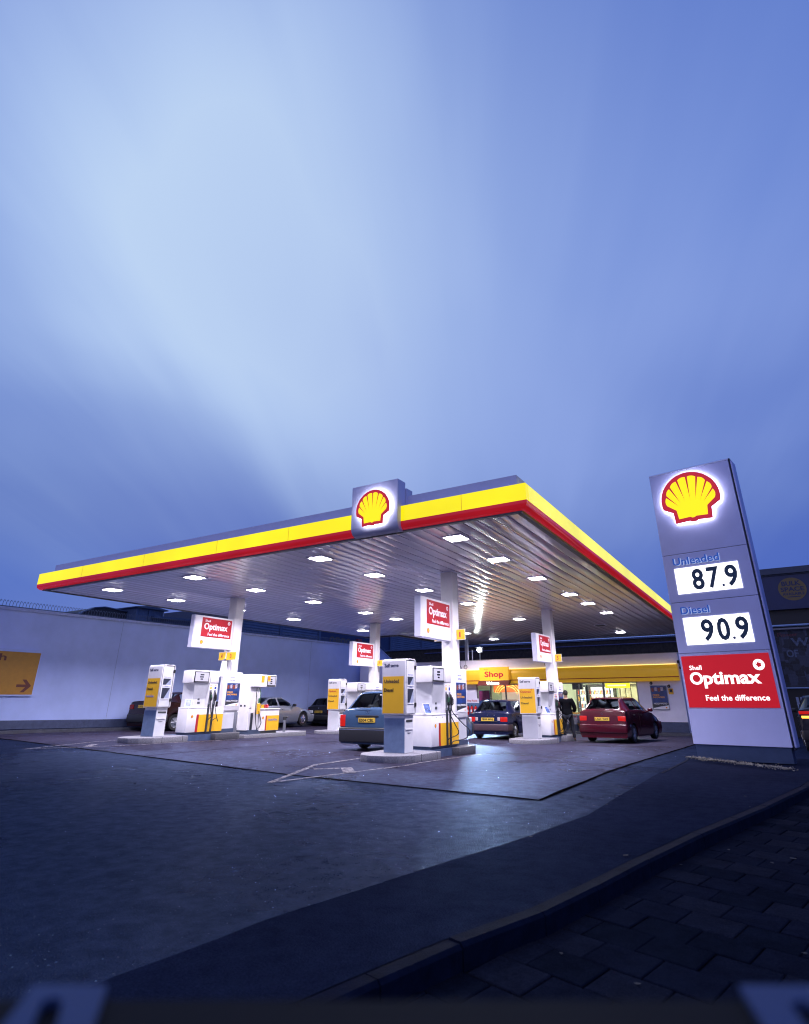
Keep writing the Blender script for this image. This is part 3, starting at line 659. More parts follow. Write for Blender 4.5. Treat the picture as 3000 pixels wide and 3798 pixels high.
def pump(key, nh, label, loops):
    x, y, z = LOC[key]; t = thing('fuel_pump', label, 'fuel pump', (x, y, z), group='white fuel pumps')
    hull = [(.40, -1.85), (.40, -.44), (-.40, -.44), (-.40, -1.50), (-.20, -1.72)][::-1]
    def scl(p, d): return [(a*(1-d/.4), -1.15+(b+1.15)*(1-d/.7)) for a, b in p]
    mb = MB(); mb.prism(scl(hull, .03), 0, .075); mb.build('plinth', M('plinth_blue', (.05,.07,.12), .5), t)
    mb = MB(); mb.prism(hull, .062, .745, r=.006); cab = mb.build('cabinet', white, t, smooth=30)
    mb = MB(); mb.prism([(a*1.02, -1.15+(b+1.15)*1.012) for a, b in hull], .735, .770, r=.012); mb.build('shelf', white, cab, smooth=30)
    # red and yellow livery on the lane side
    for sgn, face, yy in ((1, '+x', 1), (-1, '-x', -1)):
        fr = frame((sgn*.4005, 0, 0), face)
        a0, a1 = (-1.495, -1.405) if sgn > 0 else (1.395, 1.48)
        y2 = -.4405 if sgn > 0 else .4405
        lo, hi = (a1, y2) if sgn > 0 else (y2, a0)
        plate(mb := MB(), fr, rect(min(a0, a1), max(a0, a1), .066, .565), 0, .0015); mb.build('red_stripe', red, cab)
        plate(mb := MB(), fr, rect(min(lo, hi), max(lo, hi), .066, .560), 0, .0018); mb.build('yellow_stripe', yellow, cab)
    small_emblem(cab, frame((.401, 0, 0), '+x'), -1.66, .512, .085)
    # neck between shelf and head
    mb = MB(); mb.prism([(.27, -1.10), (-.27, -1.10), (-.27, -1.60), (.27, -1.60)], .76, 1.49, r=.006)
    # flared wedge under the display
    mb._add([(.27, -1.60, 1.0), (.27, -1.12, 1.0), (.39, -1.16, 1.48), (.39, -1.72, 1.48), (.27, -1.60, 1.48), (.27, -1.12, 1.48)], [(0, 1, 2, 3), (0, 3, 4), (1, 5, 2)])
    nk = mb.build('neck', whiteb, t)
    mb = MB()
    for (zz, h_, w_) in ((1.19, .055, .075), (1.105, .075, .075), (.975, .105, .075), (.865, .06, .10)): mb.box(.27, .276, -1.43, -1.43+w_, zz, zz+h_)
    mb.build('keypad', M('keypad_dark', (.05,.055,.07), .4), nk)
    mb = MB(); mb.box(-.37, .385, -1.13, -.78, .765, 1.49, r=.006); hp = mb.build('nozzle_housing', white, t)
    # head
    hh = [(.40, -1.84), (.40, -.77), (-.40, -.77), (-.40, -1.50), (-.20, -1.71)][::-1]
    mb = MB(); mb.prism([(a, b) for a, b in hh], 1.478, 1.852, r=.02); hd = mb.build('head', white, t, smooth=30)
    mb = MB(); mb.box(.399, .4035, -1.135, -1.125, 1.49, 1.84); mb.build('seam', darkgrey, hd)
    fr = frame((.4005, 0, 0), '+x')
    plate(mb := MB(), fr, rect(-1.775, -1.195, 1.492, 1.815), 0, .012); ds = mb.build('display_frame', black, hd)
    fr2 = frame((.4130, 0, 0), '+x')
    plate(mb := MB(), fr2, rect(-1.745, -1.225, 1.525, 1.79), 0, .002); mb.build('display', M('display_face', (.42,.42,.47), .25, emit=.12, ecol=(.75,.75,.85), var=0), ds)
    mb = MB(); fr3 = frame((.4152, 0, 0), '+x')
    for zz, a in ((1.70, -1.56), (1.635, -1.57), (1.572, -1.54)): plate(mb, fr3, rect(a, a+.15-(.05 if zz < 1.6 else 0), zz, zz+.036), 0, .002)
    mb.build('readout', M('lcd', (.03,.03,.04), .2), ds)
    # nozzles, hose guards, hoses
    ys = {2: (-1.055, -.875), 3: (-1.08, -.97, -.86)}[nh]; cols = [M('nozzle_green', (.02,.10,.05), .4), black, M('nozzle_red', (.2,.02,.02), .4)]
    lab = [M('grade_yellow', (.85,.55,.05), .4, var=0), M('grade_blue', (.02,.05,.30), .4, var=0), M('grade_red', (.5,.02,.03), .4, var=0)]
    for k, yy in enumerate(ys):
        mb = MB(); mb.box(.385, .392, yy-.045, yy+.045, .86, 1.27, r=.002); mb.build('nozzle_recess', M('recess_grey', (.22,.22,.26), .5), hp)
        plate(mb := MB(), frame((.386, 0, 0), '+x'), rect(yy-.035, yy+.035, 1.30, 1.37), 0, .002); mb.build('grade_label', lab[k], hp)
        plate(mb := MB(), frame((.386, 0, 0), '+x'), rect(yy-.035, yy+.035, 1.40, 1.415), 0, .002); mb.build('grade_label', M('grade_orange', (.7,.25,.1), .4, var=0), hp)
        nozzle(t, .36, yy, 1.22, cols[k])
        mb = MB(); mb.box(.402, .432, yy-.062, yy-.004, .045, .85); mb.build('hose_guard', M('guard_dark', (.05,.055,.07), .35, metal=.4), t)
        mb = MB(); mb.box(.400, .436, yy-.066, yy-.0, .85, .90, r=.004); mb.build('guard_cap', steel, t)
        out, low = loops[k]
        P = [(.44, yy, .95), (.455, yy+.01, .80), (.47+out*.25, yy+.03+out*.25, .55), (.48+out*.35, yy+.04+out*.7, .35), (.47+out*.25, yy+.03+out*.55, low+.05), (.45, yy-.01+out*.15, low), (.445, yy-.035, low-.04)]
        C_ = []
        for i in range(len(P)-1):      # Catmull-Rom smoothing
            p0, p1, p2, p3 = [Vector(P[max(0, min(len(P)-1, j))]) for j in (i-1, i, i+1, i+2)]
            for s in range(5):
                u_ = s/5; C_.append(.5*((2*p1)+(p2-p0)*u_+(2*p0-5*p1+4*p2-p3)*u_*u_+(3*p1-p0-3*p2+p3)*u_**3))
        C_.append(Vector(P[-1])); mb = MB(); mb.tube(C_, .0115, 8); mb.build('hose', black, t, smooth=60)
    for yy in (-1.62, -1.30, -.60):
        mb = MB(); mb.cyl((.400, yy, .690), .011, .004, 'x', 10); mb.build('lock', darkgrey, cab)
    return t
def leaflet(x, y, z, rz, label, flip=1):
    t = thing('leaflet_tent', label, 'leaflet', (x, y, z), rz, 'promotional tent cards on the pumps')
    mb = MB(); mb.prism([(-.12, 0), (.12, 0), (.0, .235)], -.10, .10, axis='y'); mb.build('card', white, t)
    mb = MB(); mb._add([(.112, -.085, .018), (.112, .085, .018), (.012, .085, .215), (.012, -.085, .215)], [(0, 1, 2, 3)])
    for v in mb.bm.verts: v.co.x += .004*flip; v.co.z += .002
    mb.build('printed_face', M('leaflet_print', (.10,.16,.42), .35, var=.8, vscale=14), t)
def advert(key, label, x0=-.02):
    x, y, z = LOC[key]; t = thing('advert_board', label, 'advert board', (x+.24, y+x0, z), group='advert boards beside the canopy columns')
    mb = MB(); mb.box(-.10, .06, -.38, .36, .64, 1.845, r=.03); b = mb.build('board', white, t, smooth=30)
    mb = MB(); mb.box(-.06, .03, -.34, .30, .115, .64); mb.build('cupboard', whiteb, t)
    mb = MB(); mb.box(-.08, .05, -.36, .33, 0, .115); mb.build('plinth', M('plinth_blue', (.05,.07,.12), .5), t)
    fr = frame((.061, 0, 0), '+x')
    lettering([('New from', -.20, .02, 1.66, 1.70), ('Shell fuels', -.20, .03, 1.575, 1.62)], fr, inkviolet, b)
    movie_poster(t, fr, -.30, .27, .78, 1.50)
    return t
def flag_sign(key, label, z0=2.57, z1=3.575):
    x, y, z = LOC[key]; t = thing('flag_sign', label, 'hanging sign', (x, y-.19, z), group='red and white signs hanging from the columns')
    mb = MB(); mb.prism([(-.11, -1.40), (-.095, -1.60), (.095, -1.60), (.11, -1.40), (.11, 0), (-.11, 0)], z0, z1); b = mb.build('casing', M('sign_white', (.78,.77,.80), .3, var=.02), t)
    mb = MB(); mb.box(-.085, .085, -1.625, -1.60, z0-.005, z1+.005); mb.build('end_cap', parp, t)
    mb = MB(); mb.box(-.1, .1, -1.55, 0, z0-.012, z0); mb.build('underside', parp, t)
    fr = frame((.1105, 0, 0), '+x')
    plate(mb := MB(), fr, rect(-1.33, -.06, z0+.34, z1-.055), 0, .006); rp_ = mb.build('red_panel', red, t)
    fr2 = frame((.1165, 0, 0), '+x'); h = z1-z0; w0, w1 = -1.23, -.17; zb = z0+.34
    lettering([('Shell', w0+.02, w0+.24, zb+.475, zb+.545)], fr2, inkwhite, rp_, bold=.02)
    lettering([('O', w0, w0+.21, zb+.235, zb+.44), ('ptimax', w0+.225, w1-.06, zb+.175, zb+.425)], fr2, inkwhite, rp_, bold=.025)
    lettering([('Feel the difference', w0+.18, w1+.04, zb+.045, zb+.135)], fr2, inkwhite, rp_, bold=.015)
    mb = MB(); swirl(mb, fr2, w1-.02, zb+.50, .055, 0, .004); mb.build('badge', inkwhite, rp_)
    small_emblem(t, fr, -1.26, z0+.17, .13)
    return t
def number_sign(key, n, dx0, dx1, dy, dz0, dz1, label):
    x, y, z = LOC[key]; t = thing('number_sign', label, 'number sign', (x+(dx0+dx1)/2, y+dy, z+dz0), group='yellow pump number signs')
    w = (dx1-dx0)/2; h = dz1-dz0
    mb = MB(); mb.box(-w, w, -.012, .012, 0, h); mb.build('backing', white, t)
    fr = frame((0, -.0122, 0), '-y'); plate(mb := MB(), fr, rect(-w+.012, w-.008, .014, h-.012), 0, .003); p = mb.build('face', M('number_yellow', (.9,.55,.03), .35, var=0), t)
    mb = MB(); ww = .022 if n == '1' else .036
    lettering([(n, -ww-.02, ww-.02, h*.26, h*.74)], frame((0, -.0152, 0), '-y'), M('number_red', (.55,.06,.05), .5, var=0), p, bold=.015)
    if dx0 > .1 or dx1 < -.1: 
        mb = MB(); s = -1 if dx0 > 0 else 1; a = s*w; mb.box(min(a, a+s*.03), max(a, a+s*.03), -.015, .015, h*.4, h*.6); mb.build('arm', parp, t)
for key in 'ABCD':
    x, y, z = LOC[key]; r0 = {'A': 'with pump numbers 3 and 4', 'C': 'nearest the camera, holding the large totem', 'D': 'nearest the shop', 'B': 'half hidden by the blue estate car'}[key]
    t = thing('pump_island', 'low concrete pump island %s' % r0, 'kerb island', (x, y, z-.14), group='raised pump islands')
    mb = MB(); mb.prism(tip(-3.58, -1.95), -.08, .14, r=.02); mb.build('front_block', granite, t, smooth=40)
    mb = MB(); mb.box(-.42, .42, -1.96, -.85, -.08, .135); mb.build('recess_kerb', M('recess_blue', (.05,.08,.16), .6, var=.15), t)
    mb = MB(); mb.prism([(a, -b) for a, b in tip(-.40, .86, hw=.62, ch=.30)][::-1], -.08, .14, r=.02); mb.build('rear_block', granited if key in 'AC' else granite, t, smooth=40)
    mb = MB()
    for yy in (-2.85, -2.15):
        mb.box(-.702, .702, yy-.004, yy+.004, -.02, .1412)
    mb.build('joint', groove, t)
ol, od, og = inkbrown, inkblue, inkviolet
totem('C', [('Unleaded', -.255, .145, 1.445, 1.52, inkbrown), ('Diesel', -.258, -.005, 1.255, 1.33, black)], greyblue, 'white and yellow Self serve totem listing only Unleaded and Diesel, nearest the camera')
totem('A', [('Unleaded', -.255, .15, 1.44, 1.51, inkbrown), ('Diesel', -.258, .0, 1.255, 1.325, black), ('AutoGas', -.255, .10, 1.06, 1.13, inkviolet)], greyblue, 'white and yellow Self serve totem listing AutoGas, leftmost of the totems')
t_ = totem('D', [('Optimax', -.255, .145, 1.435, 1.525, inkred), ('Unleaded', -.25, .17, 1.27, 1.34, inkbrown), ('Diesel', -.25, .02, 1.085, 1.15, black)], silvergrey, 'white and yellow Self serve totem listing Optimax, in front of the shop')
t_ = totem('B', [('Optimax', -.255, .145, 1.44, 1.525, inkred), ('Unleaded', -.25, .17, 1.27, 1.34, inkbrown), ('Diesel', -.25, .02, 1.075, 1.14, black)], whiteb, 'smaller looking Self serve totem listing Optimax, between the black hatchback and the blue estate car')
pump('C', 2, 'white fuel pump with two nozzles behind the nearest Self serve totem', [(.30, .22), (.62, .14)])
pump('A', 2, 'white fuel pump with two nozzles beneath the number signs 3 and 4', [(.05, .42), (.12, .40)])
pump('D', 3, 'white fuel pump with three nozzles between the shop totem and the standing man', [(.20, .16), (.35, .12), (.55, .10)])
pump('B', 2, 'white fuel pump mostly hidden behind the roof of the blue estate car', [(.1, .3), (.2, .3)])
leaflet(-7.60+.16, 14.8-1.70, .14+.770, R(-25), 'small tent card with a blue print on the shelf of the nearest pump')
leaflet(-16.11+.16, 14.8-1.66, .27+.770, R(-45), 'small blue tent card on the pump under signs 3 and 4')
leaflet(-7.61+.20, 23.5-1.62, -.02+.770, R(-25), 'small tent card on the pump beside the shop totem')
advert('C', 'blue film poster board behind the nearest fuel pump')
advert('A', 'blue film poster board right of the pump under signs 3 and 4')
advert('D', 'blue film poster board right of the three nozzle pump before the shop')
advert('B', 'white advert board above the roof of the blue estate car')
for k, lab in (('A', 'red and white Shell Optimax sign on the leftmost column, above the numbers 4 and 3'), ('C', 'largest red and white Shell Optimax sign, on the column above pump 1'), ('D', 'narrow looking Shell Optimax sign on the column in front of the shop'), ('B', 'small Shell Optimax sign on the column with the number 7')): flag_sign(k, lab)
number_sign('C', '1', .19, .46, 0, 2.60, 2.89, 'square yellow sign reading 1')
number_sign('C', '2', -.50, -.23, 0, 2.60, 2.89, 'yellow sign peeping out beneath the largest Optimax sign')
number_sign('A', '4', -.33, .01, -.25, 2.23, 2.50, 'yellow sign reading 4, left beside the 3')
number_sign('A', '3', .04, .50, -.25, 2.225, 2.49, 'yellow sign reading 3, in front of the leftmost column')
number_sign('B', '7', .20, .50, 0, 2.59, 2.86, 'yellow sign reading 7')
number_sign('D', '5', .19, .46, 0, 2.61, 2.90, 'yellow sign reading 5')
# conical post cover rising behind pump 3's board
t = thing('post_cover', 'white tapered post cover under the yellow signs 4 and 3', 'post cover', (-16.11+.02, 14.8-.30, .27)); mb = MB(); mb.prism([(-.15, 1.70), (.15, 1.70), (.065, 2.20), (-.065, 2.20)], -.06, .06, axis='y', r=.01); mb.build('cover', white, t)
mb = MB(); mb.cyl((0, 0, 2.18), .04, .09, 'z', 12); mb.build('neck', steel, t)
# ---------- gas pump 10 behind pump 3
t = thing('gas_pump', 'white AutoGas pump with a single black hose and number 10', 'gas pump', (-16.05, 15.5, .17))
mb = MB(); mb.box(-.32, .33, .02, .62, -.01, .13); mb.build('plinth', M('plinth_blue', (.05,.07,.12), .5), t)
mb = MB(); mb.box(-.36, .28, 0, .50, .12, 1.50, r=.01); mb.box(-.36, .36, 0, .70, 1.49, 1.905, r=.02); b = mb.build('tower', white, t)
mb = MB(); mb.box(.281, .285, .05, .13, .80, .83); mb.box(-.12, -.04, -.004, .0, .86, .92); mb.box(.06, .14, -.004, .0, .86, .92); mb.build('vent', darkgrey, b)
mb = MB(); mb.box(-.2, .34, .52, 1.47, .08, .770, r=.01); c_ = mb.build('cabinet', white, t)
mb = MB(); mb.box(-.22, .36, .50, 1.49, .762, .79, r=.008); mb.build('shelf', white, c_)
mb = MB(); mb.box(-.2, .32, .55, 1.40, -.01, .08); mb.build('plinth', darkgrey, c_)
fr = frame((.3405, 0, 0), '+x')
plate(mb := MB(), fr, rect(.80, .86, .09, .565), 0, .0015); mb.build('red_stripe', red, c_)
plate(mb := MB(), fr, rect(.86, 1.469, .09, .565), 0, .0018); yp = mb.build('yellow_stripe', yellow, c_)
lettering([('AutoGas', .93, 1.38, .40, .475)], frame((.3425, 0, 0), '+x'), inkviolet, yp, bold=.01); small_emblem(c_, fr, .68, .50, .085)
mb = MB(); mb.box(-.3, .355, .70, 1.17, 1.505, 1.895, r=.015); h = mb.build('display_box', white, t)
fr = frame((.356, 0, 0), '+x'); plate(mb := MB(), fr, rect(.71, 1.13, 1.52, 1.875), 0, .008); k_ = mb.build('display_frame', black, h)
fr = frame((.3645, 0, 0), '+x'); plate(mb := MB(), fr, rect(.73, 1.10, 1.56, 1.85), 0, .002); mb.build('display', MATS['display_face'], k_)
mb = MB(); fr = frame((.367, 0, 0), '+x')
for zz in (1.735, 1.67, 1.605): plate(mb, fr, rect(.86, .95, zz, zz+.035), 0, .002)
mb.build('readout', MATS['lcd'], k_)
plate(mb := MB(), frame((.3675, 0, 0), '+x'), rect(.715, .845, 1.685, 1.87), 0, .004); q = mb.build('number_plate', M('number_yellow', (.9,.55,.03), .35, var=0), h); lettering([('10', .735, .825, 1.73, 1.83)], frame((.3715, 0, 0), '+x'), MATS['number_red'], q, bold=.02)
plate(mb := MB(), frame((.361, 0, 0), '+x'), rect(.42, .56, 1.64, 1.86), 0, .003); mb.build('sticker', yellow, b)
C_ = [(.30, .30, 1.46), (.40, .20, 1.25), (.43, .18, 1.0), (.42, .22, .62), (.40, .30, .32), (.38, .38, .14), (.40, .47, .20), (.42, .52, .34), (.42, .46, .52), (.40, .36, .72)]
mb = MB(); mb.tube(C_, .014, 8); mb.build('hose', black, t, smooth=70)
mb = MB(); mb.tube([(.31, .42, 1.46), (.36, .44, 1.3), (.36, .42, 1.08)], .012, 8); mb.tube([(.36, .40, 1.12), (.37, .38, .98)], [.035, .03], 8); n_ = mb.build('nozzle', MATS['nozzle_green'] if 'nozzle_green' in MATS else black, t, smooth=70)
mb = MB(); mb.box(.33, .41, .33, .43, .62, .96, r=.015); mb.build('nozzle_sleeve', yellow, n_)
mb = MB(); mb.box(.285, .31, .13, .22, -.02, .66); mb.build('hose_guard', MATS['guard_dark'], t)
t = thing('pump_island', 'long straight concrete island under the AutoGas pump', 'kerb island', (-16.05, 16.8, .05), group='raised pump islands')
mb = MB(); mb.box(-.48, .42, -1.5, 1.62, -.1, .115, r=.02); mb.build('kerb_block', granite, t, smooth=40)
def bollard(x, y, z, h, r_, label, cap=False):
    t = thing('bollard', label, 'bollard', (x, y, z), group='steel bollards on the islands'); mb = MB(); mb.lathe([(r_, 0), (r_, h-.02), (r_*.9, h)], n=20); mb.build('post', M('bollard_grey', (.20,.21,.24), .4, metal=.5), t, smooth=40)
    if cap: mb = MB(); mb.lathe([(r_*1.25, 0), (r_*1.35, .10), (r_*1.0, .13)], c=(0, 0, h-.06), n=20); mb.box(-.02, .13, -.03, .05, h+.02, h+.06, r=.01); mb.build('cap', black, t, smooth=40)
    else: mb = MB(); mb.lathe([(r_*.98, 0), (r_*.6, .012)], c=(0, 0, h), n=20); mb.build('cap', steel, t, smooth=40)
bollard(-15.95, 17.55, .16, .46, .05, 'slim grey bollard with a black cap right of the AutoGas pump', True)
bollard(-15.86, 15.03, .27, .60, .075, 'stout grey bollard between the film poster board and the AutoGas pump')
# car care goods on the shelf beyond pump 10
t = thing('oil_can_display', 'small pile of red and yellow oil packs on the AutoGas cabinet', 'goods', (-16.1, 16.6, .97))
for k, (dx, dy, c_) in enumerate(((0, 0, red), (.0, .12, red), (.02, -.12, yellow))):
    mb = MB(); mb.box(dx-.04, dx+.04, dy-.05, dy+.05, 0, .12, r=.012); mb.build('oil_pack', c_, t)

# ------------------------------------------------------------------ price tower
TW = thing('price_tower', 'tall silver grey price tower with a glowing scallop emblem, prices 87.9 and 90.9', 'price sign', (-1.82, 15.53, -.03), R(-9.5))
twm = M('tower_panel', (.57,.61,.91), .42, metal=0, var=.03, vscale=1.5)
dpt = .36
for (a, b) in ((.275, 1.005), (2.215, 3.385), (3.395, 4.555), (4.565, 6.70)):
    mb = MB(); mb.box(-.065, 1.875, 0, dpt, a+.03, b+.03, r=.006); mb.build('panel', twm, TW)
mb = MB(); mb.box(-.03, 1.84, .03, dpt-.03, 0, .31); mb.build('base_plinth', M('tower_base', (.06,.09,.17), .3, metal=.4), TW)
mb = MB(); mb.box(-.04, 1.80, .02, dpt-.02, .3, 6.75); mb.build('core', darkgrey, TW)
mb = MB(); mb.prism([(-.01, 6.735), (.02, 6.775), (.10, 6.80), (.30, 6.80), (dpt, 6.735)], -.07, 1.88, axis='x'); mb.build('top_cap', parp, TW)
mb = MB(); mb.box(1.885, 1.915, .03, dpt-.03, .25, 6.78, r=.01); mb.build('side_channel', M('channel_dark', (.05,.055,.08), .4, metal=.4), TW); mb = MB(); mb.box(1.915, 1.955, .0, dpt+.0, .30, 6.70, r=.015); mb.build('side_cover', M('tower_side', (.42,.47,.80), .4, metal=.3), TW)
fr = frame((0, 0, 0), '-y')
mb = MB(); mb.box(-.065, 1.875, .004, dpt, 1.04, 2.238); op = mb.build('brand_panel_case', twm, TW)
ored = M('backlit_red', (.3,.01,.015), .3, emit=.40, ecol=(1.0,.012,.02), var=0)
plate(mb := MB(), fr, rect(-.022, 1.818, 1.062, 2.175), 0.0, .006); ob = mb.build('brand_panel', ored, TW)
lit = M('backlit_white', (.8,.8,.8), .4, emit=1.3, ecol=(1.0,.97,.93), var=0)
fr2 = frame((0, -.006, 0), '-y')
lettering([('Shell', .125, .395, 1.865, 1.965)], fr2, lit, ob, bold=.012)
lettering([('O', .10, .385, 1.545, 1.82), ('ptimax', .395, 1.575, 1.465, 1.81)], fr2, lit, ob, bold=.03)
lettering([('Feel the difference', .375, 1.66, 1.205, 1.325)], fr2, lit, ob, bold=.015)
mb = MB(); swirl(mb, fr2, 1.585, 1.935, .115, 0, .004); mb.build('badge', lit, ob)
emblem(TW, frame((0, 0, 0), '-y'), .865, 6.03, 1.36, .07, (0, 0, 0), .02)
pwm = M('price_white', (.8,.8,.8), .4, emit=1.75, ecol=(1.0,.98,1.0), var=0); digm = M('price_digit', (.022,.065,.115), .5, var=0)
def price(z0, digits, nm):
    plate(mb := MB(), fr, rect(.17, 1.607, z0, z0+.625), 0, .012); p = mb.build('price_panel', pwm, TW)
    f3 = frame((0, -.0125, 0), '-y'); mb = MB()
    for k in (.50, .85, 1.21): plate(mb, f3, rect(k-.004, k+.004, z0, z0+.625), 0, .002)
    mb.build('digit_slot_edge', M('slot_edge', (.5,.5,.5), .5, emit=.7, ecol=(.9,.9,1), var=0), p)
    for d, a in zip(digits, (.555, .90, 1.295)):
        lettering([(d, a-.01, a+.26, z0+.06, z0+.565)], f3, digm, p, bold=.026, th=.006, name='digit')
    mb = MB(); n = 16; plate(mb, f3, [(1.215+.03*math.cos(2*math.pi*k/n), z0+.105+.03*math.sin(2*math.pi*k/n)) for k in range(n)], 0, .006); mb.build('decimal_point', M('price_dot', (.10,.14,.25), .5, var=0), p)
price(3.61, '879', 'a'); price(2.42, '909', 'b')
tb = M('tower_blue', (.03,.13,.50), .4, emit=.20, ecol=(.03,.22,1.0), var=0); tw_ = M('tower_white_edge', (.7,.75,.9), .5, emit=.40, ecol=(.6,.75,1.0), var=0)
for (s, a, b_, c_, d) in (('Unleaded', .17, 1.235, 4.31, 4.49), ('Diesel', .155, .80, 3.13, 3.30)):
    lettering([(s, a+.012, b_+.012, c_-.01, d-.01)], fr, tw_, TW, bold=.026, th=.014, name='lettering_edge'); lettering([(s, a, b_, c_, d)], fr, tb, TW, bold=.012, th=.02)
# ------------------------------------------------------------------ boundary wall with anti-climb hooks
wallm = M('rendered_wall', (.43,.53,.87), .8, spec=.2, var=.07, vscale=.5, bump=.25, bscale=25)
wblue = M('wall_band_blue', (.055,.075,.15), .6, var=.15)
XW = -23.3
t = thing('boundary_wall', 'long white rendered wall with a dark blue base along the left side', 'wall', (XW, 14, 0))
def ztop(y): return 4.27+.0096*(y-10.5) if y < 34.5 else 4.50-(y-34.5)*.42
ys = [-8, 0, 10.5, 20, 34.5, 37.5]
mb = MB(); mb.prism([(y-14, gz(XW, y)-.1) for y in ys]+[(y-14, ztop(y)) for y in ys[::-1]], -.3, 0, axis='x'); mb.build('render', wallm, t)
mb = MB(); mb.prism([(y-14, gz(XW, y)-.1) for y in ys]+[(y-14, gz(XW, y)+.40) for y in ys[::-1]], 0, .012, axis='x'); mb.build('base_band', wblue, t)
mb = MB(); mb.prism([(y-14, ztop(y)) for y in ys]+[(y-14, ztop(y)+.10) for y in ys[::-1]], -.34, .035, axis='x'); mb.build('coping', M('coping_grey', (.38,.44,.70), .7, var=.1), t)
mb = MB()
for yy in (3.2, 9.1, 15.3, 21.0, 27.4): mb.box(.0125, .0145, yy-14-.006, yy-14+.006, gz(XW, yy)+.42, ztop(yy)-.02)
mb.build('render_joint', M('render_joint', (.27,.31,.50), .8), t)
kerb('kerb', [(XW+.75, 38), (XW+.75, -6)], .15, .11, -.1, M('wall_kerb', (.05,.055,.075), .6, var=.2))
sheet('verge', [(XW-.1,-6),(XW+.62,-6),(XW+.62,38),(XW-.1,38)], footm, .10)
# fence of bent hooks on top
t = thing('anti_climb_fence', 'row of bent grey anti-climb hooks along the top of the white wall', 'fence', (XW-.05, 14, 4.4))
fm = M('fence_metal', (.10,.13,.19), .5, metal=.5)
hook0 = MB(); hook0.tube([(0, 0, .12), (.0, 0, .24), (.02, 0, .30), (.07, 0, .335), (.12, 0, .31), (.135, 0, .27)], .0085, 5)
h0 = hook0.build('hook', fm, t); n = 0; y = 9.9; rest = MB(); 
def hook_at(y): return (0, y-14, ztop(y)-4.4)
hy = []
while y < 34.4: hy.append(y); y += .1135
h0.location = hook_at(hy[0])
for y in hy[1:100]: o = h0.copy(); sc.collection.objects.link(o); o.location = hook_at(y); o.parent = t
for y in hy[100:]:
    p = Vector(hook_at(y)); rest.tube([p+Vector(q) for q in ((0, 0, .12), (.0, 0, .24), (.02, 0, .30), (.07, 0, .335), (.12, 0, .31), (.135, 0, .27))], .0085, 5)
rest.build('hooks', fm, t, kind='stuff')
mb = MB(); mb.tube([(0, y-14, ztop(y)-4.4+.13) for y in (9.5, 20, 34.4)], .017, 6); mb.build('rail', fm, t)
mb = MB()
for k in range(21): yy = 10.2+k*1.2; mb.box(-.012, .012, yy-14-.012, yy-14+.012, ztop(yy)-4.4+.0, ztop(yy)-4.4+.13)
mb.build('rail_post', fm, t)
mb = MB()
for k in range(6): zz = ztop(34.5)-4.4+.1-k*.17; yy = 20.5+.1+k*.33; mb.tube([(0, yy, zz), (.10, yy, zz+.08), (.22, yy, zz+.09), (.26, yy, zz+.03)], .012, 5)
mb.build('stepped_hook', fm, t)
# direction sign on the wall
t = thing('car_wash_sign', 'large yellow sign with a red arrow on the white wall, cut by the left edge', 'wall sign', (XW+.012, 10.9, 1.4))
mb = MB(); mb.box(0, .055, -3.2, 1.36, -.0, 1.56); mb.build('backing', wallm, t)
fr = frame((.056, 0, 0), '+x'); plate(mb := MB(), fr, rect(-3.1, 1.33, .055, 1.47), 0, .006); f = mb.build('face', M('sign_amber', (.40,.19,.012), .4, var=.06), t)
fr = frame((.0625, 0, 0), '+x'); mr = M('arrow_maroon', (.10,.015,.012), .5, var=0)
mb = MB(); plate(mb, fr, [(.74, .30), (1.05, .30), (.90, .13), (1.03, .13), (1.24, .345), (1.03, .555), (.90, .555), (1.05, .39), (.74, .39)], 0, .004); mb.build('arrow', mr, f)
lettering([('Car wash', -2.0, .20, 1.16, 1.40)], fr, mr, f, bold=.02)

# ------------------------------------------------------------------ buildings behind
def ribbed(mb, axis, c, a0, a1, z0, z1, pitch=.18, d=.05, out=1):
    n = int((z1-z0)/pitch); prof = []
    for k in range(n+1): z = z0+k*pitch; prof += [(c, z), (c+out*d, z+pitch*.2), (c+out*d, z+pitch*.6), (c, z+pitch*.8)]
    vs = [];
    for a in (a0, a1):
        for p, z in prof: vs.append((p, a, z) if axis == 'x' else (a, p, z))
    k = len(prof); mb._add(vs, [(i, i+1, k+i+1, k+i) for i in range(k-1)]); return mb
clad = M('blue_cladding', (.10,.15,.27), .45, var=.12, vscale=1)
navy = M('navy_fascia', (.012,.022,.09), .4, var=.08)
roofd = M('dark_roof', (.018,.02,.03), .6, var=.1)
t = thing('warehouse', 'long ribbed blue warehouse with a navy sign band behind the white wall', 'warehouse', (-30, 40, 0))
mb = MB(); ribbed(mb, 'x', 0, -12, -3.9, 3.6, 6.6); ribbed(mb, 'x', 0, 6.4, 50, 3.6, 7.2); mb.build('ribbed_cladding', clad, t)
mb = MB(); mb.box(-8, -.06, -12, 50, 0, 7.2); mb.build('wall', M('warehouse_wall', (.05,.07,.12), .6), t)
mb = MB()
for yy in (-12, -8.2, -3.9, 6.3, 12, 18): mb.box(-.02, .12, yy-.12, yy+.12, 3.4, 7.25)
mb.build('corner_trim', M('trim_blue', (.06,.10,.20), .5), t)
mb = MB(); mb.box(-.05, .03, -3.78, 6.18, 3.4, 7.2); nb = mb.build('sign_band', navy, t)
lettering([('0800 2 4 7', -2.6, 3.6, 5.35, 5.95)], frame((.035, 0, 0), '+x'), M('sign_gold_dim', (.09,.07,.05), .6, var=0), nb, bold=.02)
mb = MB(); mb.box(.03, .2, 1.0, 1.6, 5.2, 6.0); mb.build('red_lantern', M('lantern_red', (.25,.03,.03), .5), t)
t = thing('low_shed', 'low dark blue shed roof seen over the wall beside the Optimax sign', 'shed', (-30, 24, 0))
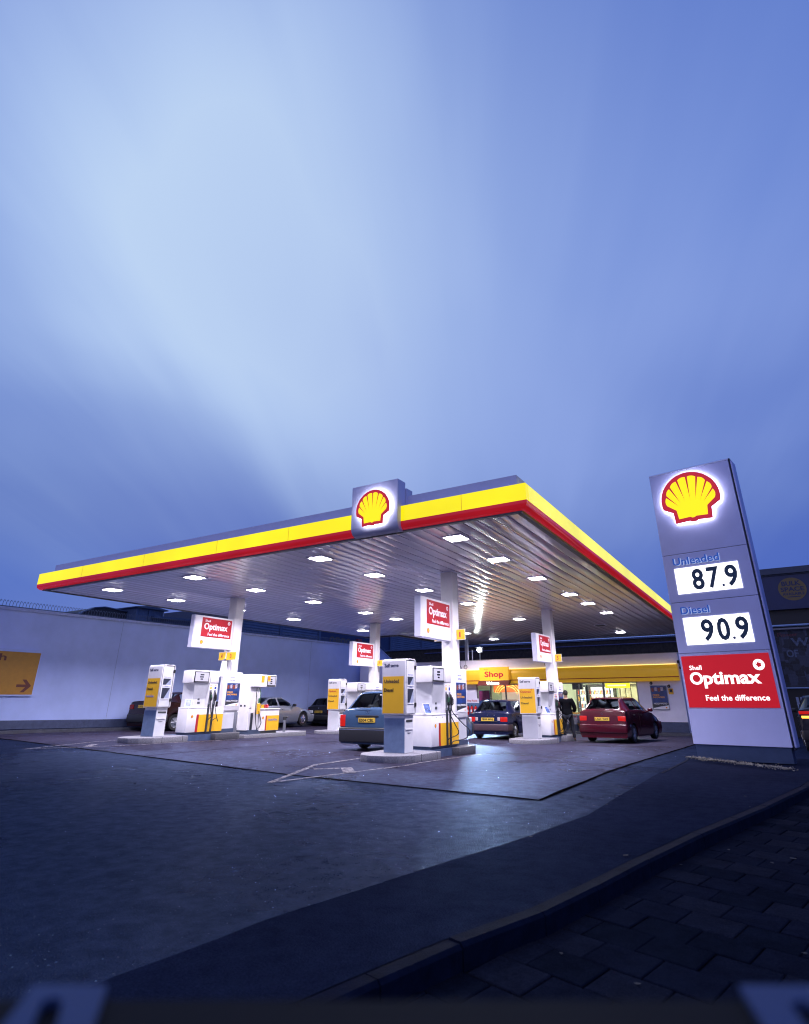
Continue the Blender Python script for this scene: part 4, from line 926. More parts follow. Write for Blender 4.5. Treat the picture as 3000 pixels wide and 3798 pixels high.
mb = MB(); mb.prism([(-2.5, 0), (4, 0), (4, 5.80), (-1.6, 5.72), (-2.5, 5.55)], -7, -.1, axis='x'); mb.build('wall', M('shed_blue', (.04,.06,.12), .6), t); mb = MB(); mb.prism([(-2.6, 5.6), (4.1, 5.82), (4.1, 5.92), (-2.6, 5.72)], -7.2, .1, axis='x'); mb.build('roof', M('shed_roof', (.05,.08,.16), .6), t)
t = thing('barrel_roof_building', 'dark building with a curved roof rising above the white wall', 'building', (-31, 19.7, 0))
mb = MB(); prof = [(-2.0, 0), (2.3, 0), (2.3, 5.72), (1.0, 5.88), (-.6, 5.98), (-1.15, 5.88), (-1.75, 5.58), (-2.0, 5.35)]; mb.prism(prof, -7, 0, axis='x'); mb.build('roof', roofd, t, smooth=30)
mb = MB(); mb.prism([(-2.04, 5.33), (-1.78, 5.62), (-1.16, 5.93), (-.6, 6.03), (1.0, 5.93), (2.35, 5.77), (2.35, 5.72), (1.0, 5.88), (-.6, 5.98), (-1.15, 5.88), (-1.75, 5.58), (-2.0, 5.33)], -.3, .05, axis='x'); mb.build('verge_trim', M('trim_blue', (.06,.10,.20), .5), t)
t = thing('roof_cabin', 'small square blue cabin with an overhanging lid above the white wall', 'cabin', (-30, 21.3, 0))
mb = MB(); mb.box(-2.2, -.15, -.85, .85, 3.0, 6.07); mb.build('wall', M('cabin_blue', (.06,.10,.20), .5, var=.15), t)
mb = MB(); mb.prism([(-1.05, 6.07), (1.05, 6.07), (1.05, 6.12), (0, 6.25), (-1.05, 6.12)], -2.5, .05, axis='x'); mb.build('roof', M('trim_blue2', (.04,.07,.14), .5), t)
mb = MB()
for yy in (-.82, -.05, .82): mb.box(-.16, -.10, yy-.05, yy+.05, 3.0, 6.07)
mb.build('corner_post', M('trim_blue', (.06,.10,.20), .5), t)
t = thing('brick_building', 'long dark brick building with a corrugated eave behind the shop', 'building', (-14, 40.5, 0))
brk = M('dark_brick', (.022,.018,.020), .8, var=.4, vscale=5, bump=.4, bscale=20)
mb = MB(); mb.box(-13.5, 11.3, 0, 8, -1, 4.86); mb.build('wall', brk, t)
mb = MB(); n = 124
prof = []; 
for k in range(n*2): x = -13.6+k*.1; mb.box(x, x+.06, -.12, .25, 4.86, 4.92)
mb.box(-13.6, 11.4, -.1, 8, 4.82, 4.88); mb.build('corrugated_eave', M('eave_blue', (.05,.09,.22), .5), t)
mb = MB(); mb.tube([(-9, -.12, 4.52), (11.2, -.12, 4.52)], .03, 6); mb.build('cable', M('cable_blue', (.03,.05,.2), .5), t)
t = thing('corner_store', 'dark storefront with a navy fascia and mesh shutters right of the price tower', 'building', (7.5, 34.0, 0))
mb = MB(); mb.box(-7.5, 12, .5, 9, -.6, 7.28); mb.build('wall', M('store_wall', (.012,.012,.014), .7), t)
mb = MB(); mb.box(-7.5, 12, -.05, .5, 7.0, 7.30); mb.box(-7.5, 12, .05, .5, 6.94, 7.0); mb.build('roof_edge', M('store_roof', (.05,.065,.11), .6), t)
mb = MB(); mb.box(-7.4, 12, .1, .5, 5.28, 6.93); nb = mb.build('sign_band', navy, t)
f = frame((0, .0995, 0), '-y'); amb = M('circle_amber', (.17,.125,.05), .6, var=0)
plate(mb := MB(), f, [(-5.92+.60*math.cos(2*math.pi*k/32), 6.23+.56*math.sin(2*math.pi*k/32)) for k in range(32)], 0, .01); ci = mb.build('round_badge', amb, nb)
f = frame((0, .089, 0), '-y'); nv = M('navy_letter', (.012,.022,.09), .5, var=0)
lettering([('BULK', -6.33, -5.52, 6.39, 6.62), ('SPACE', -6.42, -5.42, 6.12, 6.33), ('AVAILABLE', -6.38, -5.44, 5.93, 6.06)], f, nv, ci, bold=.03, th=.006)
mb = MB(); plate(mb, f, rect(-6.2, -5.64, 5.83, 5.87), 0, .006); mb.build('rule', nv, ci)
mb = MB(); mb.box(-7.4, 12, .30, .5, 4.55, 5.28); mb.build('shutter_box', M('shutter_box', (.03,.03,.033), .7), t)
mb = MB(); mb.tube([(-7.45, .0, 4.50), (12, .0, 4.50)], .055, 8); mb.build('rail', M('rail_blue', (.25,.38,.62), .4, metal=.3), t)
mb = MB(); mb.box(-7.35, -7.25, .05, .3, 1.9, 4.40); mb.box(-7.35, 12, .1, .3, 4.33, 4.41); mb.build('shutter_frame', M('shutter_frame', (.25,.27,.33), .5, metal=.4), t)
def winmat():
    m = bpy.data.materials.new('stocked_window'); m.use_nodes = True; tt = m.node_tree; b = tt.nodes['Principled BSDF']; b.inputs['Roughness'].default_value = .4
    tcn = tt.nodes.new('ShaderNodeTexCoord'); v = tt.nodes.new('ShaderNodeTexVoronoi'); v.inputs['Scale'].default_value = 3.2; v.distance = 'CHEBYCHEV'; tt.links.new(tcn.outputs['Object'], v.inputs['Vector'])
    r = tt.nodes.new('ShaderNodeValToRGB'); e = r.color_ramp.elements; e[0].position = .25; e[0].color = (.010,.012,.02,1); e[1].position = .9; e[1].color = (.07,.09,.17,1); tt.links.new(v.outputs['Color'], r.inputs[0]); tt.links.new(r.outputs[0], b.inputs['Base Color']); return m
mb = MB(); mb.box(-7.25, 12, .42, .5, 1.7, 4.33); sw = mb.build('window', winmat(), t)
lettering([('Pioneer', -7.0, -6.15, 4.02, 4.20)], frame((0, .41, 0), '-y'), M('pioneer_red', (.22,.05,.08), .5, var=0), sw, bold=.01)
lettering([('WORLD', -6.5, -4.0, 3.55, 3.95), ('OF', -6.8, -6.3, 3.05, 3.4)], frame((0, .41, 0), '-y'), M('window_letter', (.12,.17,.30), .5, var=0), sw, bold=.03)
mb = MB()
for k in range(110):
    x = -7.25+k*.15; mb.box(x, x+.012, .31, .33, 1.75, 4.35)
for k in range(19): z = 1.75+k*.14; mb.box(-7.25, 9, .325, .335, z, z+.010)
mb.build('mesh_shutter', M('mesh_metal', (.05,.06,.09), .5, metal=.5), t)
mb = MB(); mb.box(-7.4, 12, .2, .5, -.5, 1.7); mb.build('stall_riser', M('riser_dark', (.012,.012,.014), .6), t)
mb = MB(); mb.tube([(-7.4, .05, 1.66), (12, .05, 1.66)], .03, 6); mb.build('lower_rail', M('rail_blue', (.25,.38,.62), .4, metal=.3), t)
t = thing('railing', 'short pale picket railing across the side road', 'railing', (1.6, 31.5, gz(0, 31)))
mb = MB()
for k in range(30): mb.box(-1.0+k*.16, -.90+k*.16, -.01, .01, 1.35, 1.62)
mb.box(-1.0, 4, -.02, .02, 1.33, 1.36); mb.box(-1, -.95, -.03, .03, 0, 1.6); mb.box(1.5, 1.55, -.03, .03, 0, 1.6); mb.build('pickets', M('picket', (.25,.30,.45), .5), t)

# ------------------------------------------------------------------ shop
SY = 32.0; GS = gz(0, SY); SX0, SX1 = -23.0, -3.95
sh = thing('shop', 'low white shop with a long yellow fascia and lit windows under the canopy', 'shop', (-10, SY, GS))
swhite = M('shop_white', (.82,.80,.92), .5, var=.04, vscale=1.2)
def sb(name, m_, boxes, parent=sh, r=0, **k):
    mb = MB()
    for (a, b, c, d, e, f) in boxes: mb.box(a+10, b+10, c, d, e-GS, f-GS, r=r)
    return mb.build(name, m_, parent, **k)
WX0, WX1, WZ0, WZ1 = -14.85, -6.03, .42, 2.02
sb('wall', swhite, [(SX0, WX0, 0, .2, GS-.1, 3.31), (WX1, SX1, 0, .2, GS-.1, 3.31), (WX0, WX1, 0, .2, WZ1, 3.31), (SX1-.2, SX1, .2, 5.5, GS, 3.31), (SX0, SX0+.2, .2, 5.5, GS, 3.31), (SX0+.2, SX1-.2, 5.5, 5.7, GS, 3.31)])
sb('parapet_cap', M('cap_grey', (.5,.5,.55), .5), [(SX0, SX1+.03, -.04, .24, 3.311, 3.335)])
sb('roof', darkgrey, [(SX0+.2, SX1-.2, .2, 5.5, 2.6, 2.8)])
sb('base_plinth', wblue, [(SX0, WX0-.0, -.02, 0, GS-.1, .19), (WX1, SX1, -.02, 0, GS-.1, .19)])
sb('step', M('shop_step', (.05,.055,.075), .6, var=.2), [(SX0+.4, SX1+.2, -1.2, -.02, GS-.1, GS+.12)])
sb('window_riser', M('riser_grey', (.12,.13,.18), .6), [(-12.9, WX1, -.01, .1, GS-.05, WZ0)]); sb('riser_stripe', yellow, [(-12.9, WX1, -.018, -.011, -.03, .06)])
# yellow fascia: sloping face with a lit top lip
mb = MB(); fp = [(-.02, 2.02), (-.26, 2.04), (-.30, 2.22), (-.34, 2.50), (-.33, 2.62), (-.28, 2.72), (-.18, 2.78), (-.02, 2.79)]
mb.prism([(a, b-GS) for a, b in fp], -15.68+10, -4.0+10, axis='x'); fa = mb.build('fascia', M('shop_fascia', (.90,.50,.03), .35, var=.03, vscale=1, emit=.20, ecol=(1.0,.55,.03)), sh, smooth=35)  # weak glow put into the face colour; the tube above is the lamp
mb = MB(); mb.prism([(a-.004, b-GS) for a, b in [(-.293, 2.185), (-.300, 2.225), (-.298, 2.225), (-.291, 2.185)]], -15.7+10, -3.99+10, axis='x'); mb.build('red_line', red, fa)
sb('fascia_tube', M('tube_light', (.9,.9,.8), .4, emit=1.8, ecol=(1.0,.78,.16), var=0), [(-15.6, -4.05, -.16, -.11, 2.785, 2.81)])
# door and window frames
fmm = M('window_frame_grey', (.16,.17,.20), .4, metal=.4)
mull = [(-14.85, -14.79), (-14.02, -13.96), (-13.12, -13.05), (-12.0, -11.93), (-10.28, -10.20), (-9.0, -8.96), (-7.78, -7.68), (-6.09, -6.03)]
wf = sb('window_frame', fmm, [(a, b, .04, .12, GS if a < -12.5 else WZ0, WZ1) for a, b in mull]+[(WX0, WX1, .04, .12, WZ1-.05, WZ1), (-12.9, WX1, .04, .12, WZ0, WZ0+.05)])
def glassmat(name, tint=(.85,.9,.88), tr=.99):
    m = bpy.data.materials.new(name); m.use_nodes = True; tt = m.node_tree; tt.nodes.clear()
    o_ = tt.nodes.new('ShaderNodeOutputMaterial'); a = tt.nodes.new('ShaderNodeBsdfTransparent'); a.inputs[0].default_value = (*[x*tr for x in tint], 1)
    g = tt.nodes.new('ShaderNodeBsdfGlossy'); g.inputs['Roughness'].default_value = .03; g.inputs[0].default_value = (.8,.85,.9,1)
    f_ = tt.nodes.new('ShaderNodeFresnel'); f_.inputs[0].default_value = 1.28; mx = tt.nodes.new('ShaderNodeMixShader')
    tt.links.new(f_.outputs[0], mx.inputs[0]); tt.links.new(a.outputs[0], mx.inputs[1]); tt.links.new(g.outputs[0], mx.inputs[2]); tt.links.new(mx.outputs[0], o_.inputs[0]); return m
glass = glassmat('shop_glass')
sb('glass', glass, [(a[1], b[0], .075, .082, (GS if a[0] < -12.5 else WZ0+.05), WZ1-.05) for a, b in zip(mull, mull[1:])])
warm = M('shop_inside_cream', (.75,.72,.52), .7, var=.03)
sb('inner_wall', M('shop_inside_mint', (.62,.74,.62), .7, var=.03), [(-19, -4.3, 5.3, 5.45, GS, 2.55), (-4.45, -4.3, .3, 5.3, GS, 2.55), (-19, -18.9, .3, 5.3, GS, 2.55)]); sb('inner_floor', M('shop_floor', (.35,.33,.30), .4), [(-19, -4.3, .2, 5.4, GS-.02, GS+.02)]); sb('inner_ceiling', M('shop_ceiling', (.8,.78,.7), .8), [(-19, -4.3, .2, 5.4, 2.50, 2.58)])
cl_ = M('shop_ceiling_light', (.9,.9,.9), .4, emit=75.0, ecol=(1.0,.90,.66), var=0)
for k, (x, y) in enumerate([(a, b) for a in (-14.0, -12.2, -10.2, -8.3, -6.5) for b in (1.2, 3.4)]): sb('strip_light', cl_, [(x-.55, x+.55, y-.12, y+.12, 2.47, 2.495)])
sb('partition', warm, [(-7.55, -4.5, 2.6, 2.75, GS, 2.5)]); sb('door_screen', M('screen_white', (.8,.8,.72), .6, emit=.5, ecol=(1,.93,.75), var=0), [(-14.3, -12.4, 2.4, 2.5, .3, 1.62)])
sb('arch_band', M('arch_red', (.62,.10,.03), .5, emit=.25, ecol=(1,.22,.05), var=0), [(-14.6, -11.0, 1.9, 1.98, 1.62, 2.3)])
mb = MB()
for rr in (.62, .74, .86):
    mb.tube([(-3.7+rr*math.cos(R(a)), 1.88, 1.30+rr*math.sin(R(a))-GS) for a in range(20, 161, 10)], .022, 6)
mb.build('arch_rings', M('arch_orange', (.85,.5,.1), .5, emit=.6, ecol=(1,.6,.15), var=0), sh)
sb('brick_pier', M('pier_brick', (.22,.10,.06), .8, var=.3, vscale=12), [(-12.2, -11.3, 2.0, 2.2, GS, 1.60)])
for i, xx in enumerate((-13.9, -13.2)):
    pass
for (xx, w_, lab) in ((-10.1, .6, 'narrow glass drinks fridge glowing behind the shop window'), (-8.95, 1.5, 'wide lit drinks fridge full of bottles in the shop')):
    t = thing('drinks_fridge', lab, 'fridge', (xx, SY+4.4, GS)); h_ = 2.28
    mb = MB(); mb.box(-w_/2, w_/2, 0, .6, 0, .25); mb.box(-w_/2, w_/2, .05, .6, h_, h_+.12); mb.box(-w_/2, -w_/2+.05, 0, .6, .25, h_); mb.box(w_/2-.05, w_/2, 0, .6, .25, h_); mb.box(-w_/2, w_/2, .55, .6, .25, h_); mb.build('cabinet', darkgrey, t)
    mb = MB(); mb.box(-w_/2+.05, w_/2-.05, .53, .545, .27, h_-.02); mb.build('light_panel', M('fridge_light', (.9,.9,.9), .5, emit=1.6, ecol=(1.0,.97,.85), var=0), t)
    for s in range(5):
        zz = .42+s*.36
        mb = MB(); mb.box(-w_/2+.05, w_/2-.05, .1, .5, zz-.02, zz); s_ = mb.build('shelf', whiteb, t)
        n_ = int((w_-.16)/.085)
        for c_ in range(4):
            mb = MB()
            for k in range(n_):
                if (k*7+s*3) % 4 != c_: continue
                x = -w_/2+.09+k*.085; mb.lathe([(.032, zz), (.034, zz+.17), (.012, zz+.22), (.012, zz+.26)], c=(x, .18, 0), n=8)
            if len(mb.bm.verts): mb.build('bottles', M('bottle_%d' % c_, ((.55,.08,.04), (.75,.45,.05), (.06,.12,.35), (.5,.55,.5))[c_], .3, var=0), s_)
            else: mb.bm.free()
t = thing('shop_counter', 'long low counter with snacks inside the shop windows', 'counter', (-8.8, SY+1.6, GS))
mb = MB(); mb.box(-2.4, 2.2, 0, .6, 0, .80); mb.build('cabinet', M('counter_brown', (.16,.09,.05), .5), t); mb = MB(); mb.box(-2.45, 2.25, -.05, .65, .80, .84); mb.build('counter_top', M('counter_blue', (.25,.33,.45), .4), t)
mb = MB()
for k in range(38): x = -2.3+k*.118; mb.box(x, x+random.uniform(.06, .10), .1, .3, .84, .84+random.uniform(.06, .22))
mb.build('snack_packs', M('snack_mix', (.55,.25,.08), .5, var=.9, vscale=9), t, kind='stuff')
t = thing('hot_food_sign', 'glowing yellow overhead sign hanging inside the right shop window', 'sign', (-7.2, SY+.9, 1.75)); mb = MB(); mb.box(-.62, .62, 0, .08, 0, .34); mb.build('lightbox', M('food_sign', (.8,.6,.0), .4, emit=1.3, ecol=(1.0,.82,.03), var=0), t)
mb = MB(); plate(mb, frame((0, -.002, 0), '-y'), rect(-.5, .45, .09, .16), 0, .004); mb.build('menu_strip', M('food_strip', (.9,.8,.4), .4, emit=1.6, ecol=(1,.93,.5), var=0), t); mb = MB(); mb.tube([(-.5, .04, .34), (-.5, .04, .74)], .008, 5); mb.tube([(.5, .04, .34), (.5, .04, .74)], .008, 5); mb.build('hanger', darkgrey, t)
t = thing('tv_monitor', 'black monitor hanging below the shop ceiling', 'monitor', (-9.35, SY+1.0, 1.70)); mb = MB(); mb.box(-.27, .27, 0, .3, 0, .34, r=.02); mb.build('case', black, t); mb = MB(); mb.box(-.02, .02, .1, .14, .34, .80); mb.build('bracket', black, t)
t = thing('window_blind', 'row of tall dark blind slats inside the right shop window', 'blind', (-7.3, SY+2.45, GS)); mb = MB()
for k in range(5): mb.box(-.7+k*.28, -.66+k*.28, 0, .03, .3, 2.3)
mb.box(-.75, .9, -.01, .05, 2.28, 2.34); mb.build('slats', M('slat_brown', (.10,.09,.06), .6), t)
# shop sign with awning
t = thing('shop_sign', 'big yellow Shell Shop sign with a dark red Welcome awning over the door', 'shop sign', (-13.52, SY-.36, 2.20))
mb = MB(); mb.box(-.88, .86, -.12, .0, 0, .70); b = mb.build('board', M('shop_sign_yellow', (.90,.50,.03), .35, var=.02, emit=.30, ecol=(1.0,.55,.03)), t)  # weak glow put into the board colour for its lit look
fr = frame((0, -.121, 0), '-y'); lettering([('Shop', -.57, .56, .09, .48)], fr, M('shop_red', (.62,.02,.03), .4, var=0), b, bold=.03); lettering([('Shell', -.60, -.37, .55, .61)], fr, M('shell_orange', (.75,.22,.04), .4, var=0), b, bold=.01)
mb = MB(); mb.prism([(0, 0), (-.12, 0), (-.42, -.26), (-.36, -.27), (0, -.12)], -.93, .93, axis='x'); aw = mb.build('awning', M('awning_red', (.10,.012,.012), .4), t)
lettering([('Welcome', -.37, .38, -.215, -.07)], (Vector((0, -.325, 0)), Vector((1, 0, 0)), Vector((0, 0, 1))), M('welcome_lit', (.9,.9,.8), .4, emit=3.0, ecol=(1.0,.88,.66), var=0), aw, bold=.02, th=.06)
t = thing('wall_poster', 'framed blue FREE MOVIES poster on the white shop wall beside the dark red car', 'poster', (-5.05, SY-.02, .72)); mb = MB(); mb.box(-.39, .39, -.03, .0, 0, 1.12, r=.006); mb.build('frame', steel, t); movie_poster(t, frame((0, -.031, 0), '-y'), -.36, .36, .04, 1.09)
t = thing('notice', 'small yellow warning notice under a camera on the shop wall', 'notice', (-4.5, SY-.01, 1.42)); mb = MB(); mb.box(-.11, .11, -.012, 0, 0, .26); mb.build('plate', yellow, t); mb = MB(); mb.box(-.06, .07, -.016, -.0125, .10, .22); mb.build('pictogram', black, t)
for x, z, lab in ((-5.33, 1.93, 'round black camera under the yellow fascia, left of the FREE MOVIES poster'), (-4.53, 1.78, 'dark brown camera above the small yellow notice')):
    t = thing('security_camera', lab, 'security camera', (x, SY, z), group='cameras on the shop wall'); mb = MB(); mb.sphere((0, -.22, 0), .075, n=14); mb.build('dome', black, t, smooth=60); mb = MB(); mb.tube([(0, 0, .06), (0, -.1, .07), (0, -.2, .04)], .02, 6); mb.build('bracket', darkgrey, t)
    mb = MB(); mb.sphere((0, -.285, -.02), .022, n=8); mb.build('lens', chrome, t, smooth=60)
t = thing('wall_lamp', 'dark double floodlight at the right end of the shop fascia', 'wall lamp', (-3.9, SY, 2.75)); mb = MB(); mb.box(-.08, .02, -.3, -.12, .05, .2, r=.02); mb.box(-.02, .08, -.28, -.12, -.2, -.08, r=.02); mb.build('head', black, t); mb = MB(); mb.tube([(0, 0, 0), (-.02, -.2, .1)], .015, 6); mb.tube([(0, 0, 0), (.03, -.2, -.12)], .015, 6); mb.build('bracket', darkgrey, t)
for x, z, lab in ((-15.82, 2.93, 'left of two dark wire rings on the shop parapet'), (-15.45, 2.98, 'right of two dark wire rings on the shop parapet'), (-10.6, 2.98, 'single dark wire ring on the parapet beside the narrow Optimax sign')):
    t = thing('wire_ring', lab, 'bracket', (x, SY-.05, z), group='wire rings on the shop parapet'); mb = MB(); mb.tube([(.10*math.cos(a*.4488), -.02, .10*math.sin(a*.4488)) for a in range(14)], .014, 6, close=True); mb.build('ring', darkgrey, t); mb = MB(); mb.tube([(0, 0, .10), (0, 0, .36)], .007, 5); mb.build('stay', darkgrey, t)
# fire point
t = thing('fire_point_board', 'blue board headed Fire Point beside the shop door', 'fire point', (-15.1, SY-.03, GS)); mb = MB(); mb.box(-.42, .40, -.02, .03, .1, 1.42); b = mb.build('board', M('fire_board_blue', (.10,.19,.36), .5), t); mb = MB(); mb.box(-.42, .40, -.035, -.02, 1.42, 1.66); h = mb.build('header', swhite, b); lettering([('Fire Point', -.30, .30, 1.49, 1.59)], frame((0, -.036, 0), '-y'), inkred, h, bold=.02)
e0 = None
for k in range(3):
    t = thing('fire_extinguisher', 'red fire extinguisher on the Fire Point board, %s of three' % ('left', 'middle', 'right')[k], 'extinguisher', (-15.35+k*.24, SY-.14, GS+.78), group='fire extinguishers')
    mb = MB(); mb.lathe([(.075, 0), (.08, .02), (.08, .40), (.05, .46), (.025, .48)], n=16); mb.build('cylinder', M('extinguisher_red', (.55,.02,.02), .25), t, smooth=50); mb = MB(); mb.box(-.03, .03, -.04, .05, .48, .53, r=.01); mb.tube([(.03, 0, .5), (.10, -.02, .42), (.09, -.03, .2)], .012, 6); mb.build('valve', black, t); mb = MB(); mb.box(-.05, .05, -.083, -.079, .18, .30); mb.build('band', inkwhite, t)
for k in range(2):
    t = thing('fire_bucket', 'red fire bucket below the extinguishers, %s one' % ('left', 'right')[k], 'bucket', (-15.25+k*.35, SY-.25, GS+.14), group='fire buckets'); mb = MB(); mb.lathe([(.10, 0), (.14, .30), (.15, .30), (.15, .315), (.13, .315), (.09, .02)], n=18); mb.build('pail', M('bucket_red', (.45,.03,.02), .4), t, smooth=50); mb = MB(); mb.tube([(.14*math.cos(R(a)), 0, .31+.12*math.sin(R(a))) for a in range(0, 181, 20)], .006, 5); mb.build('handle', steel, t)
t = thing('door_poster', 'dark pink and blue poster in the left shop window', 'poster', (-14.35, SY-.02, .55)); mb = MB(); mb.box(-.33, .33, -.02, 0, 0, 1.15); b = mb.build('sheet', M('poster_teal', (.04,.10,.25), .4, var=.3), t); mb = MB(); plate(mb, frame((0, -.021, 0), '-y'), [(-.31, .62), (.31, .70), (.31, 1.12), (-.31, 1.12)], 0, .003); mb.build('upper_half', M('poster_plum', (.26,.04,.13), .4, var=.2), b)
# goods by the window
cols = [(.5,.03,.03), (.6,.25,.04), (.5,.5,.5), (.10,.12,.35), (.35,.05,.12), (.05,.2,.08), (.6,.45,.1), (.45,.4,.42)]
for k in range(8):
    x = -10.9+k*.42; t = thing('bouquet_bucket', 'bucket of wrapped flowers below the shop window, %s from the left' % ('first', 'second', 'third', 'fourth', 'fifth', 'sixth', 'seventh', 'eighth')[k], 'bouquet bucket', (x, SY-.38, GS+.12), group='buckets of flowers and goods below the shop window')
    mb = MB(); mb.lathe([(.11, 0), (.15, .3), (.16, .3)], n=14); mb.build('pail', M('pail_dark', (.04,.05,.08), .4), t, smooth=50)
    mb = MB(); rr = random.Random(k)
    for j in range(16):
        a = rr.uniform(0, 6.28); q = rr.uniform(0, .15); mb.sphere((q*math.cos(a), q*math.sin(a), .38+rr.uniform(0, .30)), rr.uniform(.03, .055), n=6)
    mb.build('blooms', M('bloom_%d' % k, cols[k], .6, var=.5, vscale=20), t)
    mb = MB(); mb.lathe([(.06, .25), (.19, .62)], n=8); mb.build('wrap', M('wrap_clear', (.45,.45,.5), .2, var=.2), t)
# floodlight poles behind the shop roof line
t = thing('floodlight', 'blinding white floodlight on a pole behind the left end of the shop', 'floodlight', (-14.72, SY+.4, 3.25)); mb = MB(); mb.tube([(0, 0, 0), (0, 0, .62)], .035, 8); mb.build('pole', steel, t); mb = MB(); mb.box(-.15, .15, -.02, .12, .53, .80, r=.02); mb.box(-.17, .17, -.34, .10, .80, .815); mb.build('housing', steel, t)
mb = MB(); mb.sphere((0, -.10, .67), .12, n=14); mb.build('lens', M('flood_lens', (.9,.9,.9), .4, emit=26, ecol=(.92,1.0,.97), var=0), t)
fd = bpy.data.lights.new('flood_beam', 'AREA'); fd.shape = 'DISK'; fd.size = .2; fd.energy = 200; fd.spread = R(66); fd.color = (.90, 1.0, .97); fo_ = bpy.data.objects.new('flood_beam', fd); sc.collection.objects.link(fo_); fo_.location = (.02, -.24, .66); fo_.rotation_euler = Vector((.28, -.86, -.46)).to_track_quat('-Z', 'Y').to_euler(); fo_.parent = t
t = thing('pole', 'pale post rising behind the parapet, left of the floodlight', 'post', (-15.85, SY+1.0, 3.2)); mb = MB(); mb.box(-.09, .09, -.09, .09, -.3, 1.45, r=.01); mb.build('post', M('post_grey', (.3,.32,.42), .5), t)
t = thing('pole', 'thin pole between the pale post and the floodlight', 'post', (-15.3, SY+.6, 3.2)); mb = MB(); mb.tube([(0, 0, -.3), (0, 0, .75)], .03, 6); mb.build('post', M('post_grey', (.3,.32,.42), .5), t)
